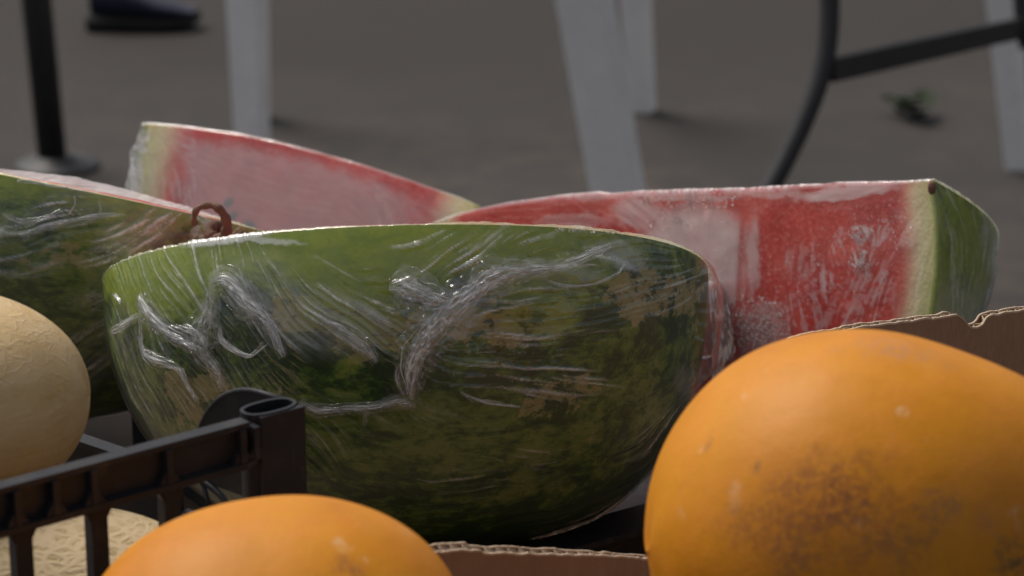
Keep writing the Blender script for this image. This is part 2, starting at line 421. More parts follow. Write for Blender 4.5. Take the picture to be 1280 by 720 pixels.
def blobs(x, y, lst, warp=10, seed=1, wscale=22):
    """soft union of ragged ellipses (cx, cy, rx, ry, degrees, strength)"""
    wx = x + (vn(x, y, wscale, seed, 3) - .5) * 2 * warp; wy = y + (vn(x, y, wscale, seed + 50, 3) - .5) * 2 * warp
    out = np.zeros_like(x)
    for (cx, cyy, rx, ry, an, stg) in lst:
        c, s_ = math.cos(R(an)), math.sin(R(an)); dx = wx - cx; dy = wy - cyy
        u = (dx * c + dy * s_) / rx; v = (-dx * s_ + dy * c) / ry
        out = np.maximum(out, stg * (1 - ss(.55, 1.1, np.sqrt(u * u + v * v))))
    return out

# ------------------------------------------------------------------ watermelon pieces
class Piece:
    """part of a melon: long axis X (half length a), cross axes E1 (radius b), E2 (radius c), kept between two cut planes through the axis"""
    def __init__(s, c, X, E1, a, b, cc, ph0, ph1, n=2.2, seed=0, lump=.02, top=None, skew=0):
        s.c = np.asarray(c, float); s.X = unit(X); E1 = np.asarray(E1, float); E1 = unit(E1 - (E1 @ s.X) * s.X)
        s.E1 = E1; s.E2 = np.cross(s.X, E1); s.a, s.b, s.cc = a, b, cc; s.p0, s.p1 = R(ph0), R(ph1); s.n = n; s.seed = seed; s.lump = lump; s.top = top; s.skew = skew
    def prof(s, t):
        x = -np.sign(np.cos(t)) * np.abs(np.cos(t)) ** (2 / s.n); r = np.abs(np.sin(t)) ** (2 / s.n); return x, r
    def axis_off(s, x):
        return s.top(x) if s.top else np.zeros_like(x)
    def pt(s, t, ph, sfrac):
        x, r = s.prof(t)
        l = 1 + s.lump * (np.sin(3.1 * x + 2 * ph + s.seed) + .6 * np.sin(5.3 * x - 3 * ph + s.seed * 2))
        rr = r * sfrac * l * (1 + s.skew * x)
        off = s.axis_off(x) * (1 - sfrac)
        return (s.c + (s.a * x)[..., None] * s.X + (rr * s.b * np.cos(ph))[..., None] * s.E1 + (rr * s.cc * np.sin(ph))[..., None] * s.E2
                - off[..., None] * (s.E2 if s.p1 - s.p0 > 2.5 else s.E1))
    def tt(s, n):
        t = np.linspace(.0005, math.pi - .0005, 6000); x, r_ = s.prof(t)      # even steps along the profile
        L = np.concatenate([[0], np.cumsum(np.hypot(np.diff(x * s.a), np.diff(r_ * s.b)))]); return np.interp(np.linspace(0, L[-1], n), L, t)
    def rind(s, parent, nt=140, nph=100, lime=None, pale=None, stripes=7, mark=None):
        t = s.tt(nt)[:, None]; ph = np.linspace(s.p0, s.p1, nph)[None]
        T, PH = np.broadcast_arrays(t, ph); V = s.pt(T, PH, np.ones_like(T)).reshape(-1, 3)
        x, y = chart(V)
        st = .5 + .5 * np.cos(stripes * PH.ravel() * 1.0 + s.seed) * .42 - .34 * ss(.5, 1.7, PH.ravel())  # stripes, plus the dark underside put into the rind colour
        at = {'stripe_shade': st, 'lime': np.zeros(len(V)) if lime is None else lime(T.ravel(), PH.ravel(), x, y),
              'pale': np.zeros(len(V)) if pale is None else pale(x, y),
              'mark': np.zeros(len(V)) if mark is None else mark(x, y)}
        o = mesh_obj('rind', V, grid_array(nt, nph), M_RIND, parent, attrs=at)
        s.bvh = BVHTree.FromPolygons([Vector(v) for v in V], grid_faces(nt, nph))
        return o
    def flesh(s, parent, nt=140, ns=40, rough=.0003, rim=1.0):
        Vs = []; Fs = []; at = []; o = 0
        for k, ph in enumerate((s.p0, s.p1)):
            t = s.tt(nt)[:, None]; sf = np.linspace(0, 1, ns)[None]
            T, S_ = np.broadcast_arrays(t, sf); V = s.pt(T, np.full_like(T, ph), S_)
            x, r = s.prof(T)
            g = 1 - (np.abs(x) ** s.n + (S_ * r) ** s.n) ** (1 / s.n)
            nrm = (-math.sin(ph) * s.E1 + math.cos(ph) * s.E2) * (1 if k else -1)
            w = rough * (vn(x * 300, S_ * 160 + 40, 18, s.seed + 3 + k, 4) - .5) * 4 * ss(0, .05, g)
            V = V + w[..., None] * nrm
            f = np.array(grid_faces(nt, ns)) + o
            Vs.append(V.reshape(-1, 3)); Fs += f.tolist(); at.append((g * s.b / .060 * rim).ravel()); o += nt * ns
        return mesh_obj('flesh', np.concatenate(Vs), Fs, M_FLESH, parent, attrs={'rimdist': np.concatenate(at)})
    def film(s, parent, fields, nt=300, nr=200, nf=60, off=.0012):
        """closed wrap round the piece; fields(x, y, part) -> (height in metres, haze 0..1); part 0 rind, 1/2 faces"""
        t = s.tt(nt)[:, None]
        ph = np.concatenate([np.linspace(s.p0, s.p1, nr), np.full(nf, s.p1), np.full(nf, s.p0)])[None]
        sf = np.concatenate([np.ones(nr), np.linspace(.985, 0.0, nf), np.linspace(0.015, .985, nf)])[None]
        part = np.concatenate([np.zeros(nr), np.ones(nf) * 2, np.ones(nf)])[None]
        T, PH = np.broadcast_arrays(t, ph); S_ = np.broadcast_to(sf, T.shape); PT = np.broadcast_to(part, T.shape)
        V = s.pt(T, PH, S_)
        def normals(V):
            dj = np.roll(V, -1, 1) - np.roll(V, 1, 1); di = np.gradient(V, axis=0)
            N = np.cross(di, dj); ln = np.linalg.norm(N, axis=-1, keepdims=True); N = N / np.maximum(ln, 1e-12)
            return N
        N = normals(V)
        mid = s.c - 0 * N
        ctr = s.pt(np.array([[math.pi / 2]]), np.array([[(s.p0 + s.p1) / 2]]), np.array([[.5]]))[0, 0]
        if ((V - ctr) * N).sum(-1).mean() < 0: N = -N
        x, y = chart(V.reshape(-1, 3)); x = x.reshape(T.shape); y = y.reshape(T.shape)
        h, hz = fields(x, y, PT, T, S_)
        V = V + (off + h)[..., None] * N
        return mesh_obj('cling_film', V.reshape(-1, 3), grid_array(nt, V.shape[1], True), M_FILM, parent, attrs={'haze': np.clip(hz, 0, .97)})
    def hit(s, px, py, off=.0016):
        v = FW + (px - 640) / F * RX - (py - 360) / F * UP
        loc, nrm, i, d = s.bvh.ray_cast(Vector(CO), Vector(v).normalized())
        if loc is None: return None
        n = np.array(nrm); 
        if n @ v > 0: n = -n
        return np.array(loc) + n * off, n

def fold(piece, pts, width, parent, density=.55, seed=0, amp=.0006, strands=True):
    """a gathered, crumpled strand of film lying on the piece: pts traced over its skin, width in chart px"""
    path = smooth_path(pts, max(16, int(sum(math.dist(pts[i], pts[i + 1]) for i in range(len(pts) - 1)) / 1.15)))
    n = len(path); m = 25; V = []; hz = []; last = None
    g = np.random.default_rng(seed + 900)
    ws = smooth_path([(w, 0) for w in width], n)[:, 0] if hasattr(width, '__len__') else np.full(n, width)
    NR = []; CS = []
    for i in range(n):
        tn = path[min(i + 1, n - 1)] - path[max(i - 1, 0)]; tn = tn / (np.linalg.norm(tn) + 1e-9); nn = np.array([-tn[1], tn[0]])
        q = piece.hit(*path[i])
        if q is None: q = last
        if q is None: continue
        last = q
        p, nr = q; NR.append(nr); k = F / ((p - CO) @ FW)
        side = (nn[0] * RX - nn[1] * UP); side = unit(side - (side @ nr) * nr); CS.append((p, side * ws[i] / 2 / k))
        for j in range(m):
            u = j / (m - 1) * 2 - 1
            edge = 1 - u * u
            a = vn(np.array(i * 1.0), np.array(j * 5.0), 7, seed + 1, 2); b = vn(np.array(i * .5), np.array(j * 9.0), 5, seed + 2, 2)
            lift = amp * (.3 + 2.2 * a) * edge + .0006 * (b - .5) * 2
            V.append(p + side * (u * ws[i] / 2 * (1 + .5 * (a - .5)) / k) + nr * (lift + .0004))
            a1 = 1 - abs(2 * vn(np.array(i * .30), np.array(j * 1.0), 3.4, seed + 7, 1) - 1); a2 = 1 - abs(2 * vn(np.array(i * .16 + j * .35), np.array(j * .9 - i * .1), 2.6, seed + 8, 1) - 1); st = max(a1 ** 4, .8 * a2 ** 5)
            e2 = min(1, i / 14, (n - 1 - i) / 14)
            hz.append(density * (.20 + 1.25 * st) * (edge ** .7) * e2)
    if len(V) < m * 3: return
    rows = len(V) // m; G = np.array(V).reshape(rows, m, 3); hz = [v * .95 for v in hz]
    Fs = grid_array(rows, m).tolist(); V = list(V)
    # loose fibre-fine creases running with the gather and straying out of it
    nrm = np.cross(G[min(1, rows - 1):, m // 2][:1] - G[:1, m // 2], G[:1, -1] - G[:1, 0])
    for k in range(int(4 + .6 * float(np.mean(ws))) if strands else 0):
        i0 = int(g.uniform(-.15, .7) * rows); ln = int(g.uniform(.22, .6) * rows); i0 = max(0, i0); i1 = min(rows - 1, i0 + ln)
        if i1 - i0 < 5: continue
        u0 = g.normal() * .55; dr = g.normal() * .6; wv = g.uniform(.15, .45); ph_ = g.uniform(0, 6.28); hh = g.uniform(.0004, .0011); wpx = g.uniform(.25, .9); dn = density * g.uniform(.35, 1.15)
        base_ = len(V); cnt = 0
        for i in range(i0, i1 + 1):
            f = (i - i0) / (i1 - i0); u = u0 + dr * (f - .5) + wv * math.sin(f * 4 + ph_) + .05 * math.sin(f * 15 + ph_ * 2)
            c_, sd = CS[i]; p_ = c_ + sd * u; un = unit(sd)
            n_ = NR[i]; k_ = F / ((p_ - CO) @ FW); tp = math.sin(math.pi * min(1, f * .98 + .01)) ** .5
            a_ = p_ + un * (wpx * tp / k_) + n_ * hh * tp; b_ = p_ - un * (wpx * tp / k_) + n_ * hh * tp * .6
            V += [a_, b_]; hz += [dn * tp, dn * tp * .7]; cnt += 1
        for i in range(cnt - 1): Fs.append([base_ + 2 * i, base_ + 2 * i + 1, base_ + 2 * i + 3, base_ + 2 * i + 2])
    mesh_obj('film_fold', V, np.array(Fs), M_FILM, parent, attrs={'haze': np.clip(hz, 0, .92)})

def sheet(pts_a, pts_b, d, parent, dens, seed, n=50, m=14, amp=.002, name='film_fold'):
    A = smooth_path(pts_a, n); B = smooth_path(pts_b, n); V = []; hz = []
    for i in range(n):
        for j in range(m):
            q = A[i] * (1 - j / (m - 1)) + B[i] * (j / (m - 1))
            a = float(vn(np.array(i * 1.), np.array(j * 1.), 5, seed, 3)); V.append(P(q[0], q[1], d + (a - .5) * 2 * amp))
            b = float(vn(np.array(i * .8), np.array(j * 1.6), 3, seed + 5, 3)); hz.append(dens * ss(.3, .75, b) * 1.3)
    mesh_obj(name, V, grid_faces(n, m), M_FILM, parent, attrs={'haze': np.clip(hz, 0, .9)})

def droplets(piece, parent, spots, part_faces=False, mask=None):
    """small beads of water standing on the film; spots (px, py, radius px)"""
    base = bmesh.new(); bmesh.ops.create_icosphere(base, subdivisions=2, radius=1)
    bv = np.array([v.co[:] for v in base.verts]); bf = [[v.index for v in f.verts] for f in base.faces]; base.free()
    V = []; Fs = []; o = 0
    for (x, y, r) in spots:
        q = piece.hit(x, y)
        if q is None: continue
        p, n = q; k = F / ((p - CO) @ FW); rr = r / k
        V.append(p + bv * rr + n * rr * .1); Fs += [[i + o for i in f] for f in bf]; o += len(bv)
    if V:
        ob = mesh_obj('water_droplets', np.concatenate(V), Fs, M_WATER, parent); ob['kind'] = 'stuff'

def ridge(c, X, a, table):
    """height of the cut ridge over the long axis, from points traced along it"""
    tx = [q[0] for q in table]; ty = [q[1] for q in table]
    def f(x):
        p = np.asarray(c) + (a * x)[..., None] * unit(X); px, py = chart(p.reshape(-1, 3)); d = (p.reshape(-1, 3) - CO) @ FW
        return ((py - np.interp(px, tx, ty)) * d / F / .97).reshape(x.shape)
    return f
# ---- 1. front half melon, cut side tilted away
c1 = P(509, 341, 1.29)
Lp, Rp = P(134, 361, 1.29), P(884, 347, 1.29)
X1 = unit(Rp - Lp)
tilt = R(30)
n1 = np.array([0, math.sin(tilt), math.cos(tilt)]); n1 = unit(n1 - (n1 @ X1) * X1)
front = unit(np.cross(X1, n1)); front = front if front[1] < 0 else -front
w1 = Piece((Lp + Rp) / 2, X1, front, np.linalg.norm(Rp - Lp) / 2, .118, .130, 0, 180, n=2.24, seed=1, lump=.006, skew=.055)
if w1.E2 @ n1 > 0: w1.E2 = -w1.E2
w1.mirror = True
base1 = (w1.c[0], w1.c[1] - .03, .667)
t1 = empty('watermelon_half', base1, 'big green watermelon half in the centre, in wrinkled film, cut side facing away', 'watermelon', 'cling wrapped watermelon pieces')
def lime1(T, PH, x, y):
    return (1 - ss(.10, .50, PH + .12 * np.sin(x / 40))) * (1 - ss(640, 860, x)) * .95 + .25 * (1 - ss(.02, .25, PH))
def pale1(x, y):
    return blobs(x, y, [(640, 402, 95, 34, -8, .85), (815, 372, 75, 36, 10, .80), (690, 500, 75, 26, -25, .72), (250, 495, 60, 45, 20, .85), (430, 395, 120, 55, 8, .92), (740, 560, 80, 40, -20, .3), (880, 400, 25, 60, 0, .4)], 24, 4, 30)
def mark1(x, y):   # smudged purple stamp marks on the skin
    return blobs(x, y, [(412, 388, 34, 7, 14, .6), (444, 392, 12, 9, 0, .6), (404, 418, 14, 5, 25, .6), (424, 430, 8, 6, 0, .6), (436, 411, 8, 4, 0, .5), (490, 414, 20, 5, 0, .55), (490, 430, 14, 6, 0, .6), (444, 441, 12, 3, 0, .5), (398, 374, 6, 4, 0, .5)], 2, 77, 8)
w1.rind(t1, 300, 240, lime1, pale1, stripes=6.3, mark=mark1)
w1.flesh(t1, 160, 30)
fld1 = streaks(100, 240, 940, 720, [
    (160, 340, 62), (200, 320, 60), (220, 360, 62), (270, 320, 78), (310, 330, 72), (350, 335, 50), (420, 315, 10), (500, 300, -4), (420, 340, 28),
    (470, 335, -22), (540, 325, -30), (620, 310, -32), (690, 310, -22), (760, 310, -10), (820, 320, 8), (400, 390, 24), (450, 400, 30), (480, 420, 35),
    (350, 400, 55), (300, 430, 60), (230, 420, 30), (180, 440, 70), (240, 480, 55), (200, 500, 60),
    (560, 410, -20), (620, 400, -12), (700, 400, -10), (780, 370, -18), (840, 380, -22), (860, 330, -10), (640, 440, 2), (720, 450, 0), (800, 430, -12),
    (560, 470, 25), (620, 480, 12), (700, 480, 8), (760, 490, 0), (600, 520, 20), (540, 440, 55), (515, 480, 80),
    (860, 450, -60), (870, 520, -62), (840, 570, -50), (800, 620, -38), (740, 660, -24), (620, 600, -6), (700, 590, -10), (560, 620, 5), (640, 660, -8),
    (450, 500, 5), (430, 560, 60), (400, 620, 40), (480, 580, 50), (880, 380, 88), (895, 420, 88), (600, 560, 4)], L=38, seed=3)
def fields1(x, y, part, T, S_):
    sx = fld1(x, y)
    dens = blobs(x, y, [(200, 345, 70, 60, 30, .55), (300, 335, 90, 45, 10, .8), (420, 335, 80, 22, 5, .45), (570, 315, 130, 32, -10, .75), (720, 315, 90, 30, 0, .7), (440, 395, 90, 60, 20, .8),
                        (650, 400, 150, 60, -8, .55), (800, 370, 80, 40, -15, .5), (650, 470, 140, 40, 6, .65), (300, 430, 90, 90, 0, .65), (220, 470, 70, 80, 20, .5), (200, 400, 60, 60, 0, .45),
                        (850, 540, 60, 110, 30, .5), (620, 600, 110, 40, -8, .40), (430, 530, 90, 40, 0, .35), (780, 640, 90, 35, -30, .4), (540, 490, 60, 50, 0, .5)], 14, 9)
    dens = dens * (.55 + .9 * vn(x, y, 30, 71, 3))
    vis = (part == 0)
    h = (.00011 + .00026 * dens) * sx + .0016 * (vn(x, y, 55, 21, 2) - .5)
    # air pocket at the upper right, slack film at the right end
    h = h + .0035 * blobs(x, y, [(735, 338, 60, 24, 5, 1.)], 6, 5) + .006 * blobs(x, y, [(885, 420, 22, 90, 0, 1.)], 5, 6)
    hz = dens * np.clip(sx - .72, 0, 3) * .42 + .012 + .03 * dens
    hz = hz + blobs(x, y, [(700, 345, 55, 16, 12, .14), (770, 320, 40, 20, 15, .20), (860, 480, 26, 30, -60, .12), (400, 400, 110, 50, 10, .13), (320, 350, 60, 40, 0, .08)], 10, 31)
    # pale gathered line along the rim
    rim = (1 - ss(.0, .05, S_ * 0 + np.abs(S_ - 1))) * 0
    hz = hz + .55 * blobs(x, y, [(285, 300, 60, 6, -8, 1.), (330, 301, 60, 4, 4, .8)], 3, 8, 8)
    hz = np.where(vis, hz, .12 + .1 * vn(x, y, 40, 3, 2))
    return h, hz
w1.film(t1, fields1, nt=800, nr=500, nf=26, off=.0011)
FOLDS = [
    ([(178, 369), (191, 391), (213, 414), (235, 427), (251, 436)], [9, 12, 9, 8, 7], .75),
    ([(143, 415), (158, 408), (171, 398), (184, 392)], [8, 11, 8, 7], .55),
    ([(181, 395), (183, 430), (194, 446), (226, 458), (239, 481), (251, 500)], [6, 8, 14, 10, 7, 6], .5),
    ([(265, 357), (285, 351), (309, 376), (331, 395), (341, 411), (350, 432), (357, 445)], [8, 14, 18, 12, 8, 6, 5], .5),
    ([(267, 360), (262, 398), (256, 420), (256, 440), (274, 462), (282, 487)], [7, 16, 20, 14, 9, 8], .28),
    ([(277, 407), (283, 427), (309, 443), (320, 441), (334, 427)], [4, 9, 6, 5, 6], .6),
    ([(222, 408), (240, 412), (256, 424), (262, 437)], [5, 9, 12, 7], .42),
    ([(694, 335), (652, 338), (611, 349), (585, 369), (551, 401), (525, 435), (514, 465), (514, 497)], [7, 12, 20, 22, 22, 20, 15, 7], .68),
    ([(487, 360), (505, 360), (525, 366), (545, 374), (565, 378)], [8, 22, 20, 14, 8], .5),
    ([(690, 337), (712, 330), (735, 319), (761, 307)], [7, 12, 10, 6], .45),
    ([(679, 349), (696, 356), (722, 358), (750, 352), (769, 341), (778, 326)], [3, 4, 3, 3, 3, 3], .35),
    ([(376, 499), (399, 511), (430, 509), (455, 508), (480, 505), (500, 500), (520, 506)], [5, 8, 6, 7, 6, 8, 5], .5),
    ([(460, 505), (458, 516), (456, 530)], [8, 7, 4], .35),
    ([(500, 452), (497, 470), (505, 492)], [5, 6, 5], .4),
    ([(398, 395), (430, 412), (455, 432), (472, 452)], [4, 7, 8, 5], .33),
    ([(445, 378), (470, 395), (490, 408)], [5, 6, 4], .28),
    ([(352, 480), (353, 495), (356, 506)], [5, 4, 3], .3),
    ([(594, 375), (640, 377), (676, 372)], [4, 4, 3], .2),
    ([(575, 488), (605, 500), (650, 506)], [3, 5, 3], .3),
    ([(660, 668), (700, 658), (740, 643), (775, 620)], [4, 6, 5, 6], .3),
    ([(148, 368), (154, 374), (157, 380)], [3, 5, 3], .8),
]
for i, (pts, wd, dn) in enumerate(FOLDS): fold(w1, pts, [v * 1.3 for v in wd], t1, min(.85, dn * 1.15), seed=i * 13)
for i in (0, 3, 4, 7, 8, 11, 14, 15):      # slack film fanning out beside the gathers
    pts, wd, dn = FOLDS[i]; fold(w1, pts, [v * 2.9 for v in wd], t1, .22, seed=700 + i * 11, amp=.0004, strands=False)
# beads along the rim
droplets(w1, t1, [(x, 284 + .0006 * (x - 600) ** 2 * .35 + random.uniform(0, 4), random.uniform(.6, 1.2)) for x in [random.uniform(690, 850) for _ in range(90)]])

# ---- 2. left half melon with the stem
L2, R2 = P(-400, 160, 1.56), P(342, 293, 1.40)
c2 = (L2 + R2) / 2; X2 = unit(R2 - L2)
view2 = unit(c2 - CO)
nn = unit(np.cross(X2, view2)); nn = nn if nn[2] > 0 else -nn
nn = unit(nn * math.cos(R(-3.3)) - view2 * math.sin(R(-3.3)))
fr2 = unit(np.cross(X2, nn)); fr2 = fr2 if fr2[1] < 0 else -fr2
w2 = Piece(c2, X2, fr2, np.linalg.norm(R2 - L2) / 2, .125, .125, 0, 180, n=2.4, seed=4, lump=.012, top=lambda x: ridge(c2, X2, np.linalg.norm(R2 - L2) / 2, [(-400, 180), (0, 246), (25, 234), (60, 224), (90, 225), (130, 234), (200, 253), (250, 267), (280, 279), (342, 297)])(x))
if w2.E2 @ nn > 0: w2.E2 = -w2.E2
t2 = empty('watermelon_half', (c2[0], c2[1], .66), 'film wrapped watermelon half at the left with a curled dry stem on its end', 'watermelon', 'cling wrapped watermelon pieces')
def pale2(x, y): return blobs(x, y, [(60, 320, 70, 26, -8, .6), (80, 385, 60, 20, -10, .4), (20, 250, 40, 16, 0, .5), (130, 330, 40, 20, 0, .4)], 18, 14, 24)
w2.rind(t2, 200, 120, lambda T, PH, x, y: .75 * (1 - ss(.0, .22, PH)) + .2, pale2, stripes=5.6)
w2.flesh(t2, 140, 30)
fld2 = streaks(-20, 200, 360, 600, [(0, 280, -12), (60, 270, -20), (120, 260, -30), (200, 260, -30), (60, 300, -25), (120, 290, -10), (20, 240, 10), (160, 300, -24), (200, 300, -30), (240, 290, -40), (150, 340, -32), (180, 370, -34),
                                         (100, 400, -38), (140, 450, -30), (300, 290, -30), (60, 340, -14), (10, 400, 0), (150, 500, -30), (130, 245, 30), (90, 235, 5)], L=26, seed=33)
def fields2(x, y, part, T, S_):
    sx = fld2(x, y)
    dens = blobs(x, y, [(60, 275, 90, 26, -12, .75), (180, 290, 90, 28, -25, .8), (150, 350, 70, 30, -32, .5), (120, 440, 80, 40, -30, .45), (310, 288, 40, 14, -20, .7), (30, 320, 60, 30, 0, .4), (110, 255, 60, 20, 0, .7)], 10, 19)
    h = (.0001 + .00022 * dens) * sx + .0012 * (vn(x, y, 45, 23, 2) - .5)
    face = part > 0
    h = h + np.where(face, .0006 * np.sin(T) * np.abs(np.sin(S_ * 3.1)) * vn(x, y, 40, 44, 2), 0)
    hz = dens * np.clip(sx - .3, 0, 3) * .50 + .02 + .10 * dens
    hz = np.where(face, (.42 - .32 * ss(270, 300, x)) + .2 * (vn(x, y, 14, 91, 3) - .5) + .06 * sx, hz)
    return h, hz
w2.film(t2, fields2, nt=620, nr=400, nf=34, off=.0012)
for i, (pts, wd, dn) in enumerate([
    ([(0, 288), (30, 292), (60, 283), (95, 275), (125, 270), (158, 268)], [4, 7, 9, 7, 6, 4], .35),
    ([(5, 268), (30, 276), (58, 272), (78, 262)], [5, 9, 7, 4], .3),
    ([(22, 226), (40, 228), (70, 234), (95, 236), (120, 243)], [3, 5, 4, 5, 3], .45),
    ([(92, 245), (94, 256), (84, 270)], [3, 4, 3], .4), ([(122, 246), (126, 260), (122, 272)], [3, 4, 3], .35)]):
    fold(w2, pts, wd, t2, dn, seed=300 + i * 7)
# curled stem
ring = [(268, 303), (262, 300), (259, 290), (262, 280)]
d2 = 1.335
stem_pts = [P(*q, d2 + e) for q, e in [((243, 281), .004), ((243, 272), .0), ((246, 262), -.003), ((256, 257), -.005), ((267, 257), -.006), ((276, 263), -.006), ((282, 273), -.004), ((284, 284), -.002), ((281, 294), .0), ((273, 299), .003), ((265, 296), .005), ((263, 288), .006), ((267, 281), .008), ((274, 282), .010), ((277, 289), .012)]]
sp = smooth_path(stem_pts, 70); rr = [.0012 + .0016 * min(1, i / 40) + .0003 * math.sin(i * .9) for i in range(70)]
V, Fc = tube(sp, rr, 9); so = mesh_obj('stem', V, Fc, M_STEM, t2)
sheet([(236, 262), (240, 275), (236, 292), (228, 306)], [(286, 284), (290, 290), (284, 300), (262, 306)], 1.352, t2, .34, 471, n=40, m=22, amp=.0015)

# ---- 3. back left wedge, cut face towards the camera
L3, R3 = P(178, 156, 1.71), P(600, 258, 1.64)
X3 = unit(R3 - L3); c3 = (L3 + R3) / 2
def down_face(X, lean):
    d = np.array([0, -math.sin(lean), -math.cos(lean)]); return unit(d - (d @ X) * X)
E3 = down_face(X3, R(24))
w3 = Piece(c3, X3, E3, np.linalg.norm(R3 - L3) / 2, .16, .12, 0, 40, n=3.0, seed=6, lump=.004, top=ridge(c3, X3, np.linalg.norm(R3 - L3) / 2, [(172, 156), (185, 154), (230, 158), (265, 163), (300, 168), (350, 179), (400, 192), (450, 206), (500, 222), (550, 239), (575, 247), (600, 258)]))
if w3.E2[1] < 0: w3.E2 = -w3.E2
t3 = empty('watermelon_wedge', (c3[0], c3[1], .66), 'red watermelon wedge at the back left, fogged pink under film, pale rind end highest', 'watermelon', 'cling wrapped watermelon pieces')
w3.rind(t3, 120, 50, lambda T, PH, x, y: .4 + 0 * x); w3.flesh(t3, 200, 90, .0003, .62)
fld3 = streaks(140, 130, 640, 330, [(190, 250, 85), (230, 250, 80), (170, 200, 70), (300, 220, 20), (400, 260, 15), (500, 250, 20), (250, 180, 10), (350, 190, 14), (450, 210, 22), (550, 250, 24), (480, 270, 80)], L=12, seed=53)
def fields3(x, y, part, T, S_):
    sx = fld3(x, y); top = 158 + (x - 176) * .155 + .00022 * (x - 176) ** 2 * .6
    depth = y - np.where(x < 300, 156 + (x - 200) * .12, np.where(x < 420, 168 + (x - 300) * .22, 194 + (x - 420) * .36))
    fog = ss(3, 26, depth + 22 * (vn(x, y, 26, 61, 3) - .5)) * ss(208, 250, x + 14 * (vn(x, y, 20, 62, 2) - .5)) * (1 - .75 * ss(478, 540, x + 30 * (vn(x, y, 22, 63, 3) - .5)))
    hz = .025 + .30 * fog * (.9 + .2 * vn(x, y, 12, 64, 3)) + .008 * sx + .10 * np.clip(sx, 0, 2) * (x < 245) + .05 * np.clip(sx, 0, 2) * (x > 470)
    hz = np.where(x < 180, hz + .35 + .12 * sx, hz)
    return .00004 * sx + .0006 * (vn(x, y, 30, 65, 2) - .5), np.where(part == 1, hz, .15)
w3.film(t3, fields3, nt=380, nr=40, nf=170, off=.0012)
sheet([(178, 160), (170, 178), (163, 190), (163, 210), (164, 250)], [(188, 162), (184, 182), (178, 205), (178, 230), (182, 255)], 1.69, t3, .7, 401)

def seeds(piece, parent, spots, ln=.011):
    bmx = bmesh.new(); bmesh.ops.create_icosphere(bmx, subdivisions=2, radius=1)
    me = bpy.data.meshes.new('seed'); bmx.to_mesh(me); bmx.free(); me.materials.append(M_SEED)
    for p in me.polygons: p.use_smooth = True
    X, E, N = piece.X, math.cos(piece.p0) * piece.E1 + math.sin(piece.p0) * piece.E2, None
    N = np.cross(X, E); N = N if N @ (CO - piece.c) > 0 else -N
    for (px, py, ang) in spots:
        v = unit(P(px, py, 1) - CO); t = ((piece.c - CO) @ N) / (v @ N); q = CO + v * t
        o = bpy.data.objects.new('seed', me); link(o, parent)
        a = math.cos(R(ang)) * X + math.sin(R(ang)) * E; b = np.cross(N, a)
        Mx = Matrix(((a[0], b[0], N[0], 0), (a[1], b[1], N[1], 0), (a[2], b[2], N[2], 0), (0, 0, 0, 1)))
        o.matrix_local = Matrix.Translation(Vector(q - np.array(parent.location))) @ Mx @ Matrix.Diagonal((ln / 2, ln / 3.4, .0007, 1))
seeds(w3, t3, [(285, 253, -60), (291, 270, -50), (313, 281, 20)], .008)

# ---- 4. back right piece, cut face towards the camera, skin showing at its right end
L4, R4 = P(543, 282, 1.62), P(1168, 226, 1.37)
X4 = unit(R4 - L4); c4 = (L4 + R4) / 2
E4 = down_face(X4, R(11))
w4 = Piece(c4, X4, E4, np.linalg.norm(R4 - L4) / 2, .165, .150, 0, 70, n=2.5, seed=9, lump=.003, top=ridge(c4, X4, np.linalg.norm(R4 - L4) / 2, [(543, 280), (570, 270), (600, 262), (640, 254), (700, 246), (750, 241), (765, 243), (800, 240), (850, 239), (900, 237), (940, 236), (1000, 232), (1030, 231), (1045, 229), (1120, 228), (1168, 226)]))
if w4.E2[1] < 0: w4.E2 = -w4.E2
t4 = empty('watermelon_wedge', (c4[0], c4[1], .66), 'large red watermelon piece at the back right, beaded with water, green skin at its end', 'watermelon', 'cling wrapped watermelon pieces')
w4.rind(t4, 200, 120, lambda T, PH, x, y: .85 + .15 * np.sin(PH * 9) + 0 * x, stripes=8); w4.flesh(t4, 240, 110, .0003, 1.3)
class FaceHit:
    """plane of the cut face, for beads standing on it"""
    def __init__(s, pc):
        s.pc = pc; s.N = np.cross(pc.X, pc.E1); s.N = s.N if s.N @ (CO - pc.c) > 0 else -s.N
    def hit(s, px, py, off=.0016):
        v = unit(P(px, py, 1) - CO); t = ((s.pc.c - CO) @ s.N) / (v @ s.N); return CO + v * t + s.N * off, s.N
fld4 = streaks(520, 200, 1270, 470, [(600, 260, -8), (700, 260, -5), (800, 250, 25), (880, 300, 80), (940, 300, 92), (980, 350, 95), (1020, 380, 70), (1060, 380, -60), (1100, 350, -62), (1130, 330, -68), (1120, 260, -20), (1040, 250, -10), (1000, 300, 85),
                                           (1040, 320, 70), (1180, 260, 55), (1200, 280, 62), (1190, 330, 82), (1220, 330, 100), (1230, 290, 80), (1205, 370, 98), (1170, 380, 92), (860, 400, 90), (950, 420, 85), (930, 360, 92), (1060, 300, 50)], L=22, seed=73)
